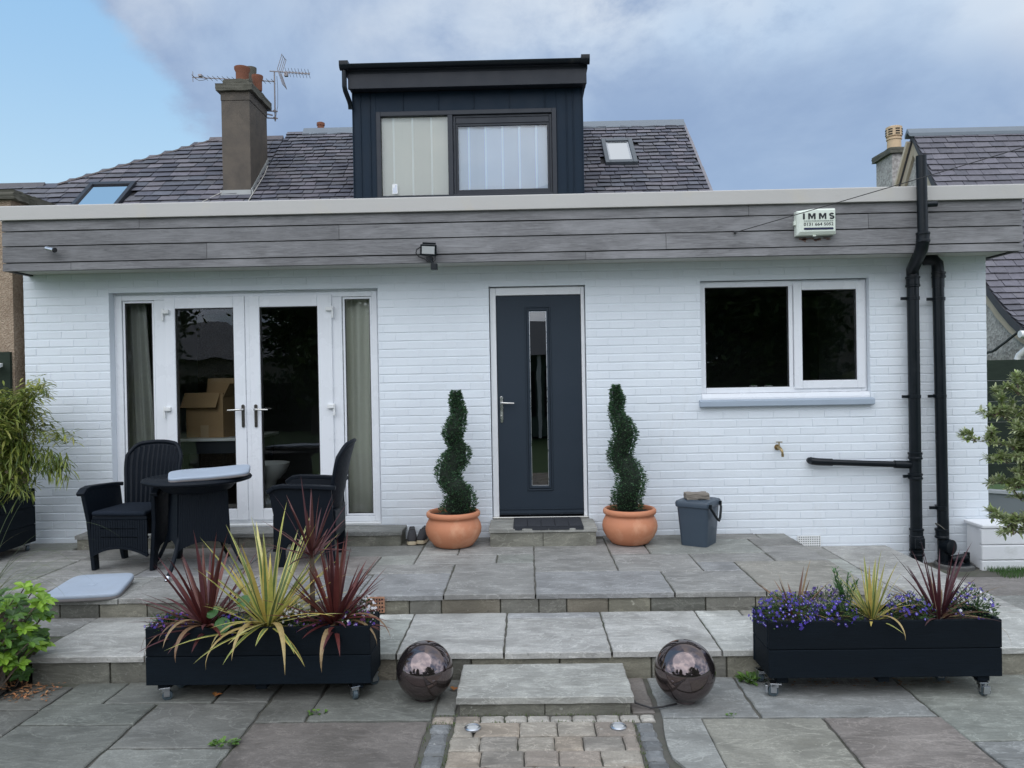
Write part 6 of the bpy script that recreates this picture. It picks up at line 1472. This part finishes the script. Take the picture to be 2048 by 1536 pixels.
# ------------------------------------------------------------------ the garden behind the viewer (seen in the glass and in the balls)
def tree(label, x, y, h, r_, kind, nleaf=5200, name='tree'):
    t = thing(name, label, 'tree', (x, y, -.36)); tr = MB(); lf = MB()
    top_ = Vector((x+rnd(-.3, .3), y, h*.72)); tr.tube([(x, y, -.4), (x+.05, y, h*.3), top_], [r_*.07+.05, r_*.05+.04, .03], 10)
    cl_ = []
    nb = 26
    for k in range(nb):
        a = k*2.4; zz = h*(.25+.70*((k+.5)/nb)); rr = r_*(math.sin(math.pi*min(1, .22+.72*(k+.5)/nb))) if kind != 'conifer' else r_*(1-(k+.5)/nb)+.15
        e = Vector((x+math.cos(a)*rr*.75, y+math.sin(a)*rr*.75, zz+rnd(-.2, .4))); tr.tube([(x, y, max(.3, zz-rr*.5)), e], [.04, .012], 5); cl_.append((e, rr*.42+.25))
    for k in range(nleaf):
        c, q = random.choice(cl_); d = Vector((random.gauss(0, 1), random.gauss(0, 1), random.gauss(0, .8))); p = c+d*q*.55; s_ = Vector((rnd(-1, 1), rnd(-1, 1), rnd(-.6, .6))).normalized(); u = s_.orthogonal().normalized(); l = rnd(.10, .22)
        lf.add([p-s_*l*.9, p+u*l*.4, p+s_*l*.9, p-u*l*.4], [(0, 1, 2, 3)], jit(random.choice([(.05, .105, .028), (.085, .14, .035), (.035, .07, .022), (.12, .17, .05)]), .25))
    tr.build('trunk', 'bark', t); lf.build('crown', 'leaf_matt', t)
random.seed(77)
tree('broad dark tree at the far end of the garden, reflected in the kitchen window', 5.2, -17.0, 9.0, 3.6, 'b', 9000)
tree('second dark tree reflected beside the kitchen window mullion', 8.0, -18.2, 9.5, 2.0, 'b', 9000)
tree('unseen shrub added to fill bright gaps in the kitchen window reflection', 6.6, -15.2, 4.2, 2.0, 'b', 6500)  # added out of view to block pale gaps under the reflected trees
tree('slim dark conifer reflected in the right kitchen sash', 12.9, -17.5, 8.5, 1.5, 'conifer', 5000)
tree('dark garden tree reflected in the right patio door', -7.0, -18.5, 7.6, 1.7, 'b', 7000)
tree('tall tree reflected at the left of the patio doors', -13.6, -19.5, 8.5, 1.7, 'b', 7000)
tree('small bushy garden tree reflected between the patio doors', -5.0, -14.5, 2.9, 1.2, 'b', 4500)
tree('rounded bush behind the lawn', -15.5, -15.0, 3.0, 2.0, 'b', 5000)
hd = thing('hedge', 'long dark green hedge closing the garden behind the viewer', 'hedge', (0, -20.5, -.36)); mb = MB(); mb.box(-24, 20, -21.0, -20.4, -.4, 1.4); mb.build('hedge_core', 'core', hd); mb = MB()
for k in range(14000):
    x = rnd(-24, 20); z = rnd(-.3, 1.7); y = -20.4+rnd(-.1, .22) if random.random() < .8 else rnd(-21, -20.4); p = Vector((x, y, z)); s_ = Vector((rnd(-1, 1), rnd(-.5, .5), rnd(-1, 1))).normalized(); u = s_.orthogonal(); l = rnd(.06, .12); mb.add([p-s_*l, p+u*l*.5, p+s_*l, p-u*l*.5], [(0, 1, 2, 3)], jit((.04, .085, .025), .4))
mb.build('foliage', 'leaf_matt', hd)
fh = thing('far_house', 'grey roofed house beyond the garden, reflected in the left patio door', 'house', (-15, -33, -.36)); mb = MB(); mb.box(-21, -9, -38, -30, -1.2, 2.6); mb.build('wall', 'far_wall', fh); mb = MB(); mb.prism([(-38.4, 2.55), (-29.6, 2.55), (-34, 4.6)], lambda p, k: (-21.4 if k == 0 else -8.6, p[0], p[1])); rf = mb.build('roof', 'house_roof_far', fh); mb = MB(); mb.box(-12, -11.2, -34.4, -33.4, 4.2, 5.4); mb.build('chimney', 'render', rf)
f2 = thing('far_house', 'pale gabled house beyond the garden, reflected in the kitchen window', 'house', (18, -30, -.36)); mb = MB(); mb.prism([(12.5, -.4), (24, -.4), (24, 6.5), (18.5, 10.5), (12.5, 6.5)][::-1], lambda p, k: (p[0], -28-8*k, p[1])); mb.build('wall', 'far_wall', f2); mb = MB(); mb.prism([(12.0, 6.35), (18.5, 11.0), (25, 6.35), (25, 6.1), (18.5, 10.7), (12, 6.1)], lambda p, k: (p[0], -27.8-8.6*k, p[1])); mb.build('roof', 'house_roof_far', f2)
sh = thing('summer_house', 'sage green summer house with white posts, reflected in the front door glass', 'shed', (1.2, -15.6, -.36)); mb = MB(); mb.box(-.7, 3.2, -17.2, -15.2, -.3, 2.1); mb.build('wall', 'shed_wood', sh); mb = MB(); mb.prism([(-17.5, 2.05), (-14.5, 2.05), (-16, 3.1)], lambda p, k: (-1.0 if k == 0 else 3.5, p[0], p[1])); mb.build('roof', 'house_roof_far', sh)
for x in (-.6, .35, 1.2, 2.2, 3.1): mb = MB(); mb.box(x-.05, x+.05, -14.75, -14.65, -.3, 2.1); mb.build('post', 'white_plastic', sh)
mb = MB(); mb.box(-.1, .25, -15.19, -15.15, .3, 1.6); mb.box(.5, 1.6, -15.19, -15.15, .3, 1.6); mb.build('window', 'hole', sh)
